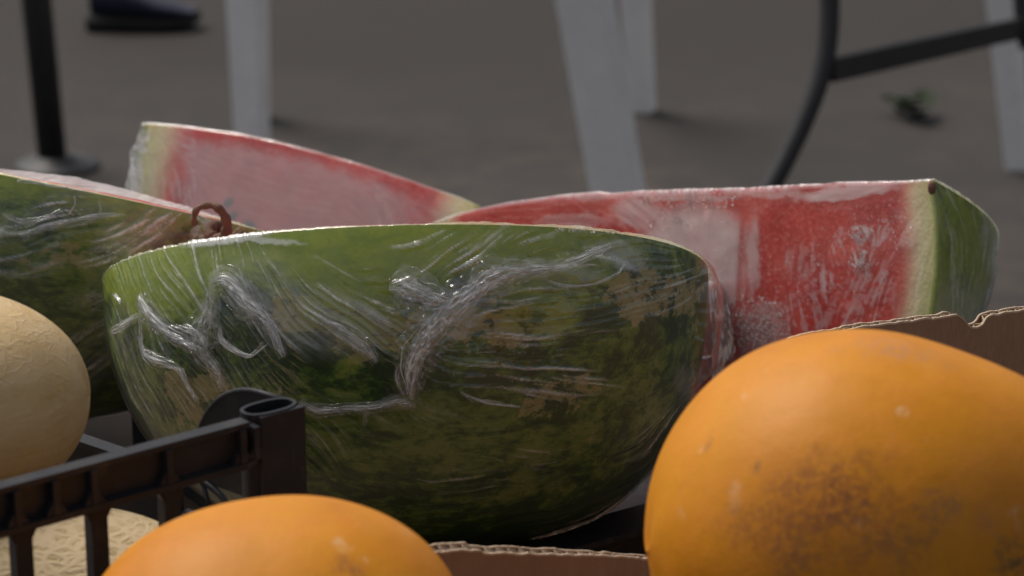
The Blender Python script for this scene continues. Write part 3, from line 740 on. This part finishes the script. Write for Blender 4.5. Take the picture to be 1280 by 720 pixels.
def fields4(x, y, part, T, S_):
    sx = fld4(x, y)
    n1 = vn(x, y, 16, 81, 3); n2 = vn(x, y, 5, 82, 2)
    fog = blobs(x, y, [(870, 300, 78, 50, 0, .56), (865, 350, 55, 66, 0, .56), (943, 320, 10, 62, 0, .40), (905, 335, 34, 70, 0, .50), (800, 268, 40, 22, 10, .36), (720, 275, 60, 10, 0, .2), (955, 415, 36, 44, -10, .34), (920, 420, 30, 40, 0, .36)], 7, 83, 16)
    gapx = 1 - np.exp(-((x - 929 - (y - 300) * -.06) / 4.0) ** 2) * .7; fog = fog * gapx
    spec = blobs(x, y, [(1078, 292, 16, 12, 0, .55), (1076, 322, 12, 18, 0, .55), (1050, 312, 9, 30, 10, .35), (1105, 290, 10, 22, 15, .3), (1130, 290, 22, 26, 0, .25), (1035, 352, 22, 16, 40, .32), (1010, 395, 40, 40, 0, .25), (1060, 395, 60, 30, 0, .18), (1005, 330, 30, 30, 0, .16), (1090, 360, 40, 50, 0, .22)], 8, 84, 9)
    spec = spec * ss(.45, .6, n2 * .5 + n1 * .25 + .12 * sx + .15)
    fine = .20 * np.clip(sx - .8, 0, 2) * blobs(x, y, [(1090, 350, 90, 80, 0, 1.), (1000, 360, 60, 70, 0, .8), (860, 245, 120, 14, 0, .8), (760, 260, 100, 20, 0, .4)], 10, 85)
    top = blobs(x, y, [(1060, 240, 75, 10, -6, .45), (960, 242, 60, 6, 0, .3), (850, 247, 90, 7, 0, .34), (740, 246, 60, 4, 0, .25)], 4, 86, 12)
    fog = fog * (.78 + .5 * (vn(x, y, 3.2, 97, 1) - .3) * ss(360, 400, y) + .22 * (1 - ss(360, 400, y)))
    hz = .03 + np.maximum(np.maximum(fog, spec), top) + fine
    film_end = x > 1163
    he = .02 + .15 * np.clip(sx - .1, 0, 3) * ss(1160, 1190, x) + .22 * ss(330, 395, y) + .18 * ss(1225, 1243, x)
    h = .00006 * sx + .0008 * (vn(x, y, 34, 87, 2) - .5) + np.where(part == 0, .0025 * ss(300, 390, y) * vn(x, y, 30, 90, 2), 0)
    return h, np.where(part == 1, hz, np.where(part == 0, he, .3 + .1 * sx))
w4.film(t4, fields4, nt=560, nr=120, nf=190, off=.0012)
sp = []
for (cx, cyy, rx, ry, n, r0, r1) in [(865, 250, 62, 14, 110, .8, 1.7), (955, 410, 38, 40, 330, .7, 1.5), (905, 330, 60, 60, 60, .6, 1.2), (925, 395, 22, 40, 60, .8, 1.6), (1078, 292, 15, 12, 60, .7, 1.3), (1076, 325, 11, 16, 50, .7, 1.3), (1020, 340, 70, 60, 110, .5, 1.0), (1110, 280, 50, 40, 70, .5, 1.1), (840, 275, 30, 14, 40, .8, 1.4)]:
    for _ in range(n):
        a, q = random.uniform(0, 6.28), random.random() ** .6
        sp.append((cx + rx * q * math.cos(a), cyy + ry * q * math.sin(a), random.uniform(r0, r1) * 1.1))
droplets(FaceHit(w4), t4, sp)
nub = bmesh.new(); bmesh.ops.create_icosphere(nub, subdivisions=2, radius=.0028, matrix=Matrix.Translation(Vector(P(1165, 234, 1.368))) @ Matrix.Diagonal((.8, .8, 1.4, 1)))
bm_obj('stem_scar', nub, M_STEM, t4, smooth=True)

# ---- 5. thin slice behind the right end of the front half
R5, L5 = P(910, 350, 1.50), P(858, 362, 1.37)
X5 = unit(R5 - L5); c5 = (R5 + L5) / 2
w5 = Piece(c5, X5, down_face(X5, 0), np.linalg.norm(R5 - L5) / 2, .085, .05, 0, 35, n=2.8, seed=12, lump=.003)
if w5.E2[0] > 0: w5.E2 = -w5.E2
t5 = empty('watermelon_slice', (c5[0], c5[1], .665), 'narrow wrapped watermelon slice squeezed behind the right end of the central half', 'watermelon', 'cling wrapped watermelon pieces')
w5.rind(t5, 60, 24, lambda T, PH, x, y: .3 + 0 * x); w5.flesh(t5, 80, 40)
fld5 = streaks(840, 320, 940, 560, [(890, 400, 88), (910, 400, 82), (900, 480, 100)], L=20, seed=93)
w5.film(t5, lambda x, y, part, T, S_: (.0003 * fld5(x, y), .18 + .12 * np.clip(fld5(x, y), 0, 3)), nt=120, nr=40, nf=60, off=.0015)
sheet([(886, 340), (888, 400), (890, 470), (884, 540)], [(903, 352), (914, 400), (919, 440), (906, 500)], 1.335, t5, .40, 431, n=60, m=20, amp=.002)

# ------------------------------------------------------------------ round melons
def melon(name, c, X, a, b, c_, mat, label, cat, group=None, bulge=None, nt=120, nph=140, lump=.012, seed=0, n=2.1):
    c = np.asarray(c, float); X = unit(X); E1 = np.array([0, 0, 1.]); E1 = unit(E1 - (E1 @ X) * X); E2 = np.cross(X, E1)
    t = np.linspace(0.001, math.pi - .001, nt)[:, None]; ph = np.linspace(0, 2 * math.pi, nph, endpoint=False)[None]
    T, PH = np.broadcast_arrays(t, ph)
    x = -np.sign(np.cos(T)) * np.abs(np.cos(T)) ** (2 / n); r = np.abs(np.sin(T)) ** (2 / n)
    l = 1 + lump * (np.sin(2.3 * x + 2 * PH + seed) + .7 * np.sin(4.1 * x - 3 * PH + 2 * seed) + .25 * np.sin(9 * x + 5 * PH + seed))
    V = (a * x * l)[..., None] * X + (b * r * l * np.cos(PH))[..., None] * E1 + (c_ * r * l * np.sin(PH))[..., None] * E2
    if bulge:
        bd, A_, sg = bulge
        r0 = np.linalg.norm(V, axis=-1, keepdims=True); d = V / r0
        ang = np.degrees(np.arccos(np.clip(d @ unit(bd), -1, 1)))[..., None]
        V = V * (1 + A_ * np.exp(-(ang / sg) ** 2))
    base = c.copy(); base[2] = (V[..., 2].min() + c[2])
    e = bpy.data.objects.new(name, None)
    me_v = (V + c - base).reshape(-1, 3)
    ob = mesh_obj(name, me_v, grid_faces(nt, nph, True), mat); ob.location = Vector(base)
    tag(ob, label, cat, group)
    return ob, base
def surf(px, py, c, rad):
    """point on a sphere-like fruit under the given sight line"""
    v = unit(P(px, py, 1) - CO); oc = CO - np.asarray(c); bq = oc @ v; disc = bq * bq - (oc @ oc - rad * rad)
    return CO + v * (-bq - math.sqrt(max(disc, 0)))

# big orange melon, right
cO = P(1062, 668, .93)
baseO = cO - np.array([0, 0, .0705])
mk = []
for (px, py, rad, stg, col, st) in [(1050, 632, .016, .85, (.22, .075, .018), (.8, .8, 1)), (985, 655, .013, .75, (.25, .085, .02), (1, 1, .8)), (1000, 700, .012, .45, (.25, .10, .03), (1, 1, 1)), (1085, 675, .011, .5, (.26, .10, .03), (1, 1, 1)), (1135, 690, .012, .5, (.24, .10, .03), (1, 1, 1)), (1180, 640, .008, .6, (.22, .11, .05), (1, 1, 1)),
                               (1265, 700, .008, .7, (.12, .07, .03), (1, 1, 1)), (1120, 437, .010, .5, (.36, .17, .08), (.5, 1, 1)), (885, 558, .003, .6, (.30, .12, .03), (1.5, 1, .7)),
                               (1128, 515, .0022, .8, (.62, .40, .22), (1, 1, 1)), (1250, 485, .0025, .8, (.62, .42, .26), (1.3, 1, .8)), (920, 620, .004, .4, (.62, .40, .22), (1.6, 1, .7)), (930, 650, .010, .5, (.28, .10, .02), (1, 1, 1)), (1235, 650, .007, .4, (.3, .13, .05), (1, 1, 1)), (945, 585, .0015, .8, (.2, .08, .02), (1, 1, .5)), (1150, 640, .004, .5, (.22, .10, .04), (1, 1, 1))]:
    mk.append((tuple(surf(px, py, cO, .0705) - baseO), rad, stg, col, st))
M_OR1 = mat_orange('orange melon skin with brown scuffs', mk, 0.0)
ob, b_ = melon('orange_melon', cO, (1, .1, .05), .0695, .0700, .0690, M_OR1, 'large orange melon at the lower right with brown scuff marks on its side', 'melon', 'smooth orange melons',
           bulge=((1, .05, .25), .30, 30.5), lump=.006, seed=1.0, nt=160, nph=180)
# lower left orange melon
cQ = P(343, 822, .90); baseQ = cQ - np.array([0, 0, .0525])
mq = []
for (px, py, rad, stg, col, st) in [(440, 706, .0055, .85, (.22, .08, .03), (.7, 1, 1.2)), (352, 716, .0020, .8, (.25, .08, .02), (1, 1, 1)), (515, 700, .0035, .6, (.30, .10, .03), (1, 1, 1)), (400, 637, .005, .4, (.45, .17, .04), (.6, 1, 1)), (430, 675, .003, .5, (.65, .42, .22), (1, 1, 1)), (500, 672, .004, .4, (.65, .42, .22), (1, 1, 1)), (460, 655, .004, .3, (.45, .17, .04), (1, 1, 1))]:
    mq.append((tuple(surf(px, py, cQ, .058) - baseQ), rad, stg, col, st))
M_OR2 = mat_orange('orange melon skin, cleaner', mq, 3.1)
melon('orange_melon', cQ, (1, .12, .06), .0655, .0525, .056, M_OR2, 'orange melon cut off by the bottom edge, in front of the black crate', 'melon', 'smooth orange melons', lump=.006, seed=2.2, n=2.15)
# orange fruit at the left edge behind the slats
cE = P(-20, 690, 1.02)
melon('orange_melon', cE, (1, 0, 0), .0165, .0145, .015, mat_orange('orange skin, small', [], 7.7), 'small orange fruit at the left edge seen through the slats of the black crate', 'fruit', None, lump=.004)
# netted melons in the black crate
M_NET1 = mat_net('fine cracked melon skin', False); M_NET2 = mat_net('coarse netted melon skin', True)
melon('cantaloupe', P(-66, 498, 1.04), (1, .12, -.02), .0535, .0410, .043, M_NET1, 'smooth beige cantaloupe standing above the crate rail at the left edge', 'melon', 'beige cantaloupes', lump=.01, seed=.4, nt=160, nph=180)
melon('cantaloupe', P(105, 772, 1.025), (1, -.25, -.05), .058, .0425, .040, M_NET2, 'coarsely netted cantaloupe lying behind the slats of the black crate', 'melon', 'beige cantaloupes', lump=.01, seed=1.7, nt=160, nph=180)
melon('cantaloupe', P(128, 700, 1.13), (1, .2, 0), .042, .024, .03, M_NET2, 'netted cantaloupe mostly hidden behind the other netted one, only its top showing', 'melon', 'beige cantaloupes', lump=.01, seed=2.9)

# ------------------------------------------------------------------ crate with the cantaloupes
ZR = .85
A0 = onplane(0, 606, ZR); A1 = onplane(372, 507, ZR); dA = unit(A1 - A0); nA = unit(np.array([dA[1], -dA[0], 0]))  # nA points out, to the camera
AX = A0 - dA * .16
def along(px):     # distance along the rail whose chart column is px
    lo, hi = -.3, .3
    for _ in range(40):
        mid = (lo + hi) / 2
        if chart((A0 + dA * mid)[None])[0][0] < px: lo = mid
        else: hi = mid
    return lo
cr = empty('plastic_crate', tuple((A0 + A1) / 2 * np.array([1, 1, 0]) + np.array([0, 0, TZ])), 'black slatted plastic crate of cantaloupes, its corner post before the wrapped watermelon', 'crate', 'black plastic crates')
ZV = np.array([0, 0, 1.])
bm = bmesh.new(); bar(bm, AX, A0 + dA * (along(306)), .0062, .0022, nA); bm_obj('top_rail', bm, M_CRATE, cr, bevel=.0006)
bm = bmesh.new(); bar(bm, AX - nA * .0015 - ZV * .0021, A1 - dA * .004 - nA * .0015 - ZV * .0021, .0025, .0150, nA); bm_obj('rail_panel', bm, M_CRATE, cr)
bm = bmesh.new(); p0 = AX + nA * .0012 - ZV * .0150; p1 = A0 + dA * along(345) + nA * .0002 - ZV * .0150
s0 = nA * .0035
prism(bm, [p0 - s0, p0 + s0, p0 + s0 - ZV * .0024, p0 - s0 - ZV * .0024], (A0 + dA * along(300) - ZV * .0150 + nA * .0012) - p0)
q0 = A0 + dA * along(300) - ZV * .0150 + nA * .0012
prism(bm, [q0 - s0, q0 + s0, q0 - s0 + (p1 - q0)], -ZV * .0024)
bm_obj('lower_flange', bm, M_CRATE, cr, bevel=.0004)
for px in (-76, -30, 14, 62, 110, 204, 296, 313):
    q = A0 + dA * along(px) + nA * .0018 - ZV * .0023
    bm = bmesh.new(); bar(bm, q - dA * .0013, q + dA * .0013, .0052, .0126, nA)
    fl = q - ZV * .0126
    prism(bm, [fl - dA * .0042 + nA * .0020, fl + dA * .0042 + nA * .0020, fl + nA * .0020 + ZV * .005 + dA * .0012, fl + nA * .0020 + ZV * .005 - dA * .0012], -nA * .0030)
    bm_obj('rib', bm, M_CRATE, cr)
for px in (-78, 22, 117, 209):
    q = A0 + dA * along(px) - nA * .0005 - ZV * .0175
    bm = bmesh.new(); bar(bm, q - dA * .0033, q + dA * .0033, .005, .075, nA)
    prism(bm, [q - dA * .0060 - ZV * .0001, q + dA * .0060 - ZV * .0001, q + dA * .0032 - ZV * .005, q - dA * .0032 - ZV * .005], nA * .0022)
    bm_obj('slat', bm, M_CRATE, cr, bevel=.0004)
bm = bmesh.new(); bar(bm, AX - ZV * .093, A1 - ZV * .093, .010, .06, nA); bm_obj('bottom_rail', bm, M_CRATE, cr, bevel=.0006)
bm = bmesh.new(); bar(bm, AX - ZV * .128 + -nA * .09, A1 - ZV * .128 - nA * .09, .17, .004, nA); bm_obj('floor', bm, M_CRATE, cr)
# corner post: outer skin wraps an oval tube
pc = A0 + dA * along(345) - nA * .0050 + ZV * .0006
ring_o = []; ring_i = []
for k in range(36):
    an = 2 * math.pi * k / 36
    rx_, ry_ = .0112, .0064
    sx_ = abs(math.cos(an)) ** .8 * math.copysign(1, math.cos(an)); sy_ = abs(math.sin(an)) ** .8 * math.copysign(1, math.sin(an))
    ring_o.append(pc + dA * rx_ * sx_ + -nA * ry_ * sy_); ring_i.append(pc + dA * (rx_ - .0013) * sx_ - nA * (ry_ - .0013) * sy_)
ring_o = np.array(ring_o); ring_i = np.array(ring_i)
V = np.concatenate([ring_o, ring_i, ring_i - ZV * .05, ring_o - ZV * .19])
Fc = []
for k in range(36):
    l = (k + 1) % 36
    Fc += [[k, l, 36 + l, 36 + k], [36 + k, 36 + l, 72 + l, 72 + k], [108 + k, 108 + l, l, k]]
Fc += [list(range(72, 108))]
mesh_obj('corner_post', V, Fc, M_CRATE, cr, smooth=False)
# flat outer face of the post
bm = bmesh.new(); f0 = A0 + dA * along(322) + nA * .0012; f1 = A0 + dA * along(377) + nA * .0010
bar(bm, f0, f1, .0022, .185, nA); bm_obj('post_face', bm, M_CRATE, cr, bevel=.0005)
# side running back and left from the post: low wall with a rounded shoulder and truss openings
B0 = onplane(366, 497, ZR) ; B0[2] = 0
BF = onplane(105, 548, .805); BF[2] = 0; dB = unit(BF - B0); LB = np.linalg.norm(BF - B0)
nB = unit(np.array([-dB[1], dB[0], 0])); nB = nB if nB[1] < 0 else -nB
prof = []
for k in range(14):
    an = math.pi / 2 * k / 13; prof.append((.018 + .036 * math.sin(an), .809 + .038 * math.cos(an)))
out = [(0, .847)] + prof + [(.056, .806), (.056, .8035), (0, .8035)]
bm = bmesh.new(); prism(bm, [B0 + dB * u + ZV * z for u, z in out], -nB * .0022); bm_obj('side_shoulder', bm, M_CRATE, cr, bevel=.0003)
# rolled lip following the shoulder
V, Fc = tube([B0 + dB * u + ZV * (z + .0004) - nB * .001 for u, z in [(0, .847)] + prof], .0013, 8); mesh_obj('shoulder_lip', V, Fc, M_CRATE, cr)
bm = bmesh.new(); bar(bm, B0 + dB * .0562 + ZV * .805, B0 + dB * (LB + .2) + ZV * .805, .007, .0024, nB); bm_obj('side_rail', bm, M_CRATE, cr, bevel=.0005)
bm = bmesh.new(); bar(bm, B0 + dB * .062 + ZV * .8025, B0 + dB * (LB + .2) + ZV * .8025, .0025, .035, nB); bm_obj('side_panel', bm, M_CRATE, cr)
bm = bmesh.new(); bar(bm, B0 + dB * .0 + ZV * .786, B0 + dB * .0615 + ZV * .786, .0026, .10, nB)
bar(bm, B0 + ZV * .7885, B0 + dB * .0615 + ZV * .7885, .006, .0022, nB); bm_obj('side_panel', bm, M_CRATE, cr)
V, Fc = tube([B0 + dB * u + ZV * z for u, z in smooth_path([(.030, .789), (.038, .799), (.048, .8035), (.060, .8045)], 12)], .0014, 6); mesh_obj('truss_rib', V, Fc, M_CRATE, cr)
V, Fc = tube([B0 + dB * u + ZV * z for u, z in [(.044, .789), (.050, .8035)]], .0011, 6); mesh_obj('truss_rib', V, Fc, M_CRATE, cr)

# ------------------------------------------------------------------ crate under the wrapped watermelons
ZC = .700
C0 = onplane(590, 704, ZC); C1 = onplane(808, 644, ZC); dC = unit(C1 - C0); pC = unit(np.array([-dC[1], dC[0], 0]))
K = [C0 - dC * .02, C0 + dC * .42, C0 + dC * .42 + pC * .30, C0 - dC * .02 + pC * .30]
c2r = empty('plastic_crate', tuple(np.array([K[0], K[2]]).mean(0) * np.array([1, 1, 0]) + np.array([0, 0, TZ])), 'low black plastic crate under the central wrapped watermelon, just its rim showing', 'crate', 'black plastic crates')
for i in range(4):
    p, q = K[i], K[(i + 1) % 4]; d = unit(q - p); sd = np.array([-d[1], d[0], 0])
    bm = bmesh.new(); bar(bm, p + d * .0121 + sd * .0, q - d * .0121 + sd * 0, .024, .003, sd); bm_obj('rim_lip', bm, M_CRATE, c2r, bevel=.0007)
    bm = bmesh.new(); bar(bm, p + d * .002 - ZV * .0031, q - d * .002 - ZV * .0031, .003, .040, sd); bm_obj('side_panel', bm, M_CRATE, c2r)
bm = bmesh.new(); bar(bm, (K[0] + K[3]) / 2 - ZV * .036 + dC * .003, (K[1] + K[2]) / 2 - ZV * .036 - dC * .003, .29, .004, pC); bm_obj('floor', bm, M_CRATE, c2r)

# ------------------------------------------------------------------ cardboard box of orange melons
def corr_wall(parent, top, zbot, pitch=.0056):
    """corrugated wall: top = list of points of its upper inner edge; two liners with a zigzag flute between"""
    top = np.array(top); n = len(top)
    cum = np.concatenate([[0], np.cumsum(np.linalg.norm(np.diff(top[:, :2], axis=0), axis=1))])
    tn = np.gradient(top[:, :2], axis=0); tn /= np.linalg.norm(tn, axis=1, keepdims=True)
    nr = np.stack([-tn[:, 1], tn[:, 0], np.zeros(n)], 1)
    lt = .0006; thick = .0090 - .0045 * ss(.10, .16, cum)
    def liner(o0, o1, dz):
        A = top + nr * np.atleast_1d(o0)[:, None]; B = top + nr * np.atleast_1d(o1)[:, None]; V = []
        for i in range(n):
            z = top[i, 2] + dz[i]
            V += [(A[i, 0], A[i, 1], z), (B[i, 0], B[i, 1], z), (B[i, 0], B[i, 1], zbot), (A[i, 0], A[i, 1], zbot)]
        return mesh_obj('card_liner', V, grid_faces(n, 4, True), M_CARD, parent, smooth=False)
    g = np.random.default_rng(5)
    jit = lambda: (vn(cum, cum * 0, .004, int(g.integers(1000)), 3) - .5) * .0011
    d0, d1 = jit(), jit()
    liner(0, lt, d0); liner(thick, thick - lt, d1)
    # pale cut edges of both liners and the flute
    def edge(o0, o1, dz, nm):
        V = []
        for i in range(n):
            for o in (o0, o1): V.append(top[i] + nr[i] * (o[i] if hasattr(o, '__len__') else o) + ZV * (dz[i] + .00015))
        for i in range(n):
            for o in (o0, o1): V.append(top[i] + nr[i] * (o[i] if hasattr(o, '__len__') else o) + ZV * (dz[i] - .0007))
        F_ = grid_faces(n, 2); F_ += [[a, a + 2, a + 2 + 2 * n, a + 2 * n] for a in range(0, 2 * n - 2)]
        mesh_obj(nm, V, F_, M_CARD_EDGE, parent, smooth=False)
    edge(-.0001, lt + .0001, d0, 'torn_edge'); edge(thick - lt - .0001, thick + .0001, d1, 'torn_edge')
    m_ = int(cum[-1] / (pitch / 10)); V = []
    for k in range(m_ + 1):
        q = cum[-1] * k / m_
        px = np.array([np.interp(q, cum, top[:, i]) for i in range(3)]); nn_ = np.array([np.interp(q, cum, nr[:, i]) for i in range(3)])
        ph = (q / pitch) % 1; tri = abs(2 * ph - 1); tri = ss(.08, .92, tri)
        off = lt + .0002 + (float(np.interp(q, cum, thick)) - 2 * lt - .0004) * tri
        ddz = float(np.interp(q, cum, (d0 + d1) / 2)) - .0004
        for o, z in ((off - .00028, ddz), (off + .00028, ddz), (off + .00028, ddz - .02), (off - .00028, ddz - .02)): V.append(px + nn_ * o + ZV * z)
    mesh_obj('flute', V, grid_faces(m_ + 1, 4, True), M_CARD_EDGE, parent, smooth=False)
bx0 = onplane(520, 694, .779)
top_px = [(400, 700, .779), (520, 694, .779), (545, 690, .7795), (575, 688.5, .780), (605, 688, .780), (610, 691, .779), (660, 693, .779), (720, 693, .7785), (780, 697, .7785), (830, 702, .778), (870, 700, .779)]
pts = [onplane(*t) for t in top_px]
right_px = [(1000, 424), (1050, 414.5), (1080, 408), (1130, 402), (1175, 396), (1193, 393.5), (1203, 397), (1211, 406), (1219, 409), (1228, 405), (1234, 396), (1243, 393), (1262, 390), (1285, 386), (1330, 380), (1420, 368)]
# the back wall continues in one plane; its upper edge is torn upwards behind the big melon
plane_a, plane_b = onplane(760, 695, .7785), P(1175, 396, 1.15)
dW = unit((plane_b - plane_a) * np.array([1, 1, 0]))
def onwall(px, py):
    v = FW + (px - 640) / F * RX - (py - 360) / F * UP; nW = np.array([-dW[1], dW[0], 0])
    return CO + v * (((plane_a - CO) @ nW) / (v @ nW))
wall_px = [(380, 688), (470, 692), (520, 694), (545, 691), (575, 688.5), (600, 687.5), (606, 690.5), (640, 692), (700, 693), (760, 695), (808, 698), (860, 700), (920, 640), (960, 520), (990, 440)] + right_px
wp = smooth_path([tuple(onwall(*q)) for q in wall_px], 420)
bxe = empty('cardboard_box', tuple(plane_a * np.array([1, 1, 0]) + np.array([.05, -.12, TZ])), 'brown corrugated cardboard box with torn edges holding the orange melons', 'box')
corr_wall(bxe, wp, TZ + .003)
# other walls and floor of the box
W0, W1 = wp[0] * np.array([1, 1, 0]), wp[-1] * np.array([1, 1, 0]); nW = np.array([dW[1], -dW[0], 0]); depth = .20
for (p, q) in ((W0, W0 + nW * depth), (W1, W1 + nW * depth)):
    bm = bmesh.new(); bar(bm, p + nW * .003 + ZV * .765, q + ZV * .765, .004, .765 - TZ - .003, dW); bm_obj('side_wall', bm, M_CARD, bxe)
bm = bmesh.new(); bar(bm, W0 + nW * depth + dW * .003 + ZV * .765, W1 + nW * depth - dW * .003 + ZV * .765, .004, .765 - TZ - .003, nW); bm_obj('front_wall', bm, M_CARD, bxe)
bm = bmesh.new(); bar(bm, W0 + nW * depth / 2 + dW * .005 + ZV * .755, W1 + nW * depth / 2 - dW * .005 + ZV * .755, depth - .012, .005, nW); bm_obj('inner_tray', bm, M_CARD, bxe)

# ------------------------------------------------------------------ background on the ground
def gp(px, py): return onplane(px, py, 0)
# white plastic garden chair legs: L section, tapering
def lleg(parent, foot, top, w0, w1, th=.012, turn=1):
    foot = np.asarray(foot, float); top = np.asarray(top, float); V = []
    for (q, w) in ((foot, w0), (top, w1)):
        a = np.array([1., -.12, 0]); b = np.array([.45 * turn, 1., 0]); b = unit(b); a = unit(a)
        L = [q - a * w, q, q + b * w * .9, q + b * w * .9 - a * th, q + b * th - a * th, q - a * w + b * th]
        V += L
    n = 6; Fc = [list(range(6))[::-1], list(range(6, 12))] + [[i, (i + 1) % 6, 6 + (i + 1) % 6, 6 + i] for i in range(6)]
    bm = bmesh.new(); vs_ = [bm.verts.new(Vector(v)) for v in V]
    for f in Fc: bm.faces.new([vs_[i] for i in f])
    return bm_obj('leg', bm, M_WHITE, parent, bevel=.003)
def chair(fl, fr, bl, br, label, spread=.04):
    c = (fl + fr + bl + br) / 4; t = empty('garden_chair', tuple(c), label, 'chair', 'white plastic garden chairs')
    SZ = .43; tops = []
    for i, (q, sx_, sy_) in enumerate(((fl, .0 if spread == 0 else 1, 1), (fr, -1, 1), (bl, 0, -1), (br, -.4, -1))):
        tp = q + np.array([sx_ * (spread or .075), sy_ * .02, SZ]); tops.append(tp)
        lleg(t, q, tp, *((.036, .050) if i != 1 or spread else (.062, .066)))
    a, b_, c_, d = tops[0], tops[1], tops[3], tops[2]
    for p, q in ((a, b_), (d, c_), (a, d), (b_, c_)):     # the apron that ties the legs under the seat, above the picture
        bm = bmesh.new(); bar(bm, p + unit(q - p) * .03, q - unit(q - p) * .03, .012, .035, np.cross(unit(q - p), ZV)); bm_obj('apron', bm, M_WHITE, t, bevel=.002)
    return t
fL = gp(326, 262); fR = gp(797, 292); bR = gp(812, 142); bL = gp(327, 150)
ch = chair(fL, fR, bL, bR, 'white plastic garden chair whose tapering legs stand behind the watermelon wedges', .0)
fL2 = gp(1284, 214); fR2 = fL2 + np.array([.45, -.1, 0]); chair(fL2, fR2, fL2 + np.array([.12, .42, 0]), fR2 + np.array([.02, .42, 0]), 'white plastic garden chair at the right edge with one slim leg in view', -.055)

# black folding table: curved tube legs, flat cross bar
ft = empty('folding_table', tuple(gp(1100, 360) * np.array([1, 1, 0])), 'black metal folding table with bent tube legs and a slanting flat cross bar', 'table')
dT = 3.2
lp = smooth_path([P(880, 420, dT), P(915, 320, dT), P(965, 232, dT), P(1002, 158, dT), P(1026, 95, dT), P(1036, 40, dT), P(1037, -40, dT), P(1037, -150, dT), P(1037, -250, dT)], 60)
k0 = lp[0]; lp = np.concatenate([[k0 + (lp[0] - lp[1]) / np.linalg.norm(lp[0] - lp[1]) * (k0[2] - .012) / (abs((lp[0] - lp[1])[2]) / np.linalg.norm(lp[0] - lp[1]))], lp])
V, Fc = tube(lp, .0118, 14); mesh_obj('leg', V, Fc, M_METAL, ft)
lq = lp + np.array([.56, .55, 0]); V, Fc = tube(lq, .0118, 14); mesh_obj('leg', V, Fc, M_METAL, ft)
ba = P(1038, 86, dT); bb = P(1300, 28, dT + .62)
bm = bmesh.new(); bar(bm, ba + ZV * .013, bb + ZV * .013, .012, .029, np.cross(unit(bb - ba), ZV)); bm_obj('cross_bar', bm, M_METAL, ft, bevel=.003)
lr = smooth_path([P(1283, 60, dT + .55), P(1275, 0, dT + .55), P(1274, -150, dT + .55)], 12); V, Fc = tube(lr, .010, 10); mesh_obj('brace', V, Fc, M_METAL, ft)
ztop = lp[-1][2]
bm = bmesh.new(); bar(bm, np.array([lp[-1][0] - .15, dT + .2, ztop + .02]), np.array([lp[-1][0] + .9, dT + .2, ztop + .02]), .75, .02, (0, 1, 0)); bm_obj('table_top', bm, M_METAL, ft, bevel=.003)

# black post with a round foot
gf = gp(72, 209)
po = empty('black_post', tuple(gf), 'black metal post on a round flat foot at the upper left', 'post')
prof_ = [(0.0, 0), (.070, 0), (.071, .004), (.064, .009), (.034, .014), (.030, .020), (0.0001, .0205)]
V = []; 
for (r_, z_) in prof_:
    for k in range(28): V.append(gf + np.array([r_ * math.cos(2 * math.pi * k / 28), r_ * math.sin(2 * math.pi * k / 28), z_]))
mesh_obj('foot', V, grid_faces(len(prof_), 28, True), M_METAL, po)
ptop = gf + np.array([-.045, .03, .72])
V, Fc = tube([gf + np.array([-.008, 0, .019]), ptop], [.024, .026], 20); mesh_obj('pole', V, Fc, M_METAL, po)

# shoe at the upper left
M_SOLE = mat_simple('dark rubber sole', (.003, .003, .003), (.007, .006, .005), 60, .95); M_BLUE = mat_simple('navy fabric', (.005, .007, .022), (.010, .013, .036), 90, .85)
gs = gp(110, 40); sh = empty('shoe', tuple(gs), 'dark shoe with a navy upper on the ground at the upper left', 'shoe')
def lofted(name, secs, mat, parent, n=20):
    V = []
    for (x, y0, y1, z0, z1, e) in secs:
        for k in range(n):
            an = 2 * math.pi * k / n; ca, sa = math.cos(an), math.sin(an)
            V.append((gs[0] + x, gs[1] + (y0 + y1) / 2 + (y1 - y0) / 2 * math.copysign(abs(ca) ** e, ca), (z0 + z1) / 2 + (z1 - z0) / 2 * math.copysign(abs(sa) ** e, sa)))
    F_ = grid_faces(len(secs), n, True) + [list(range(n)), [(len(secs) - 1) * n + k for k in range(n)][::-1]]
    return mesh_obj(name, V, F_, mat, parent)
lofted('sole', [(-.005, .0, .06, 0, .028, .6), (.0, -.01, .075, 0, .034, .5), (.08, -.012, .078, 0, .03, .5), (.15, -.02, .085, .002, .026, .5), (.20, -.01, .075, .008, .03, .5), (.222, .01, .06, .016, .034, .7)], M_SOLE, sh)
lofted('upper', [(0.004, .005, .06, .032, .085, .8), (.03, -.004, .07, .032, .105, .8), (.08, -.006, .072, .030, .09, .8), (.14, -.012, .078, .028, .062, .8), (.19, -.006, .07, .028, .048, .8), (.214, .012, .055, .03, .042, .8)], M_BLUE, sh)

# wilted leaf scrap on the ground
M_LEAF = mat_simple('wilted leaf', (.012, .022, .008), (.022, .034, .013), 70, .9)
gl_ = gp(1138, 147); lf = empty('leaf_scrap', tuple(gl_), 'small wilted green leaf scrap lying on the ground under the folding table', 'leaf')
g = np.random.default_rng(3)
for k in range(9):
    a = g.uniform(0, 6.28); r0 = g.uniform(.0, .03); c = gl_ + np.array([r0 * math.cos(a), r0 * math.sin(a), .006 + .004 * k]); V = []
    yaw = g.uniform(0, 6.28); L_ = g.uniform(.045, .07); tl_ = g.uniform(.1, .9)
    for i in range(7):
        for j in range(5):
            u = i / 6; v = (j / 4 - .5) * 2; wd = .02 * math.sin(math.pi * min(1, u * .95 + .03)) ** .7
            p = np.array([(u - .3) * L_, v * wd, tl_ * u * .022 + .005 * v * v + .002 * math.sin(7 * u + 3 * v)])
            V.append(c + np.array([p[0] * math.cos(yaw) - p[1] * math.sin(yaw), p[0] * math.sin(yaw) + p[1] * math.cos(yaw), max(0, p[2])]))
    o = mesh_obj('leaf_blade', V, grid_faces(7, 5), M_LEAF, lf)
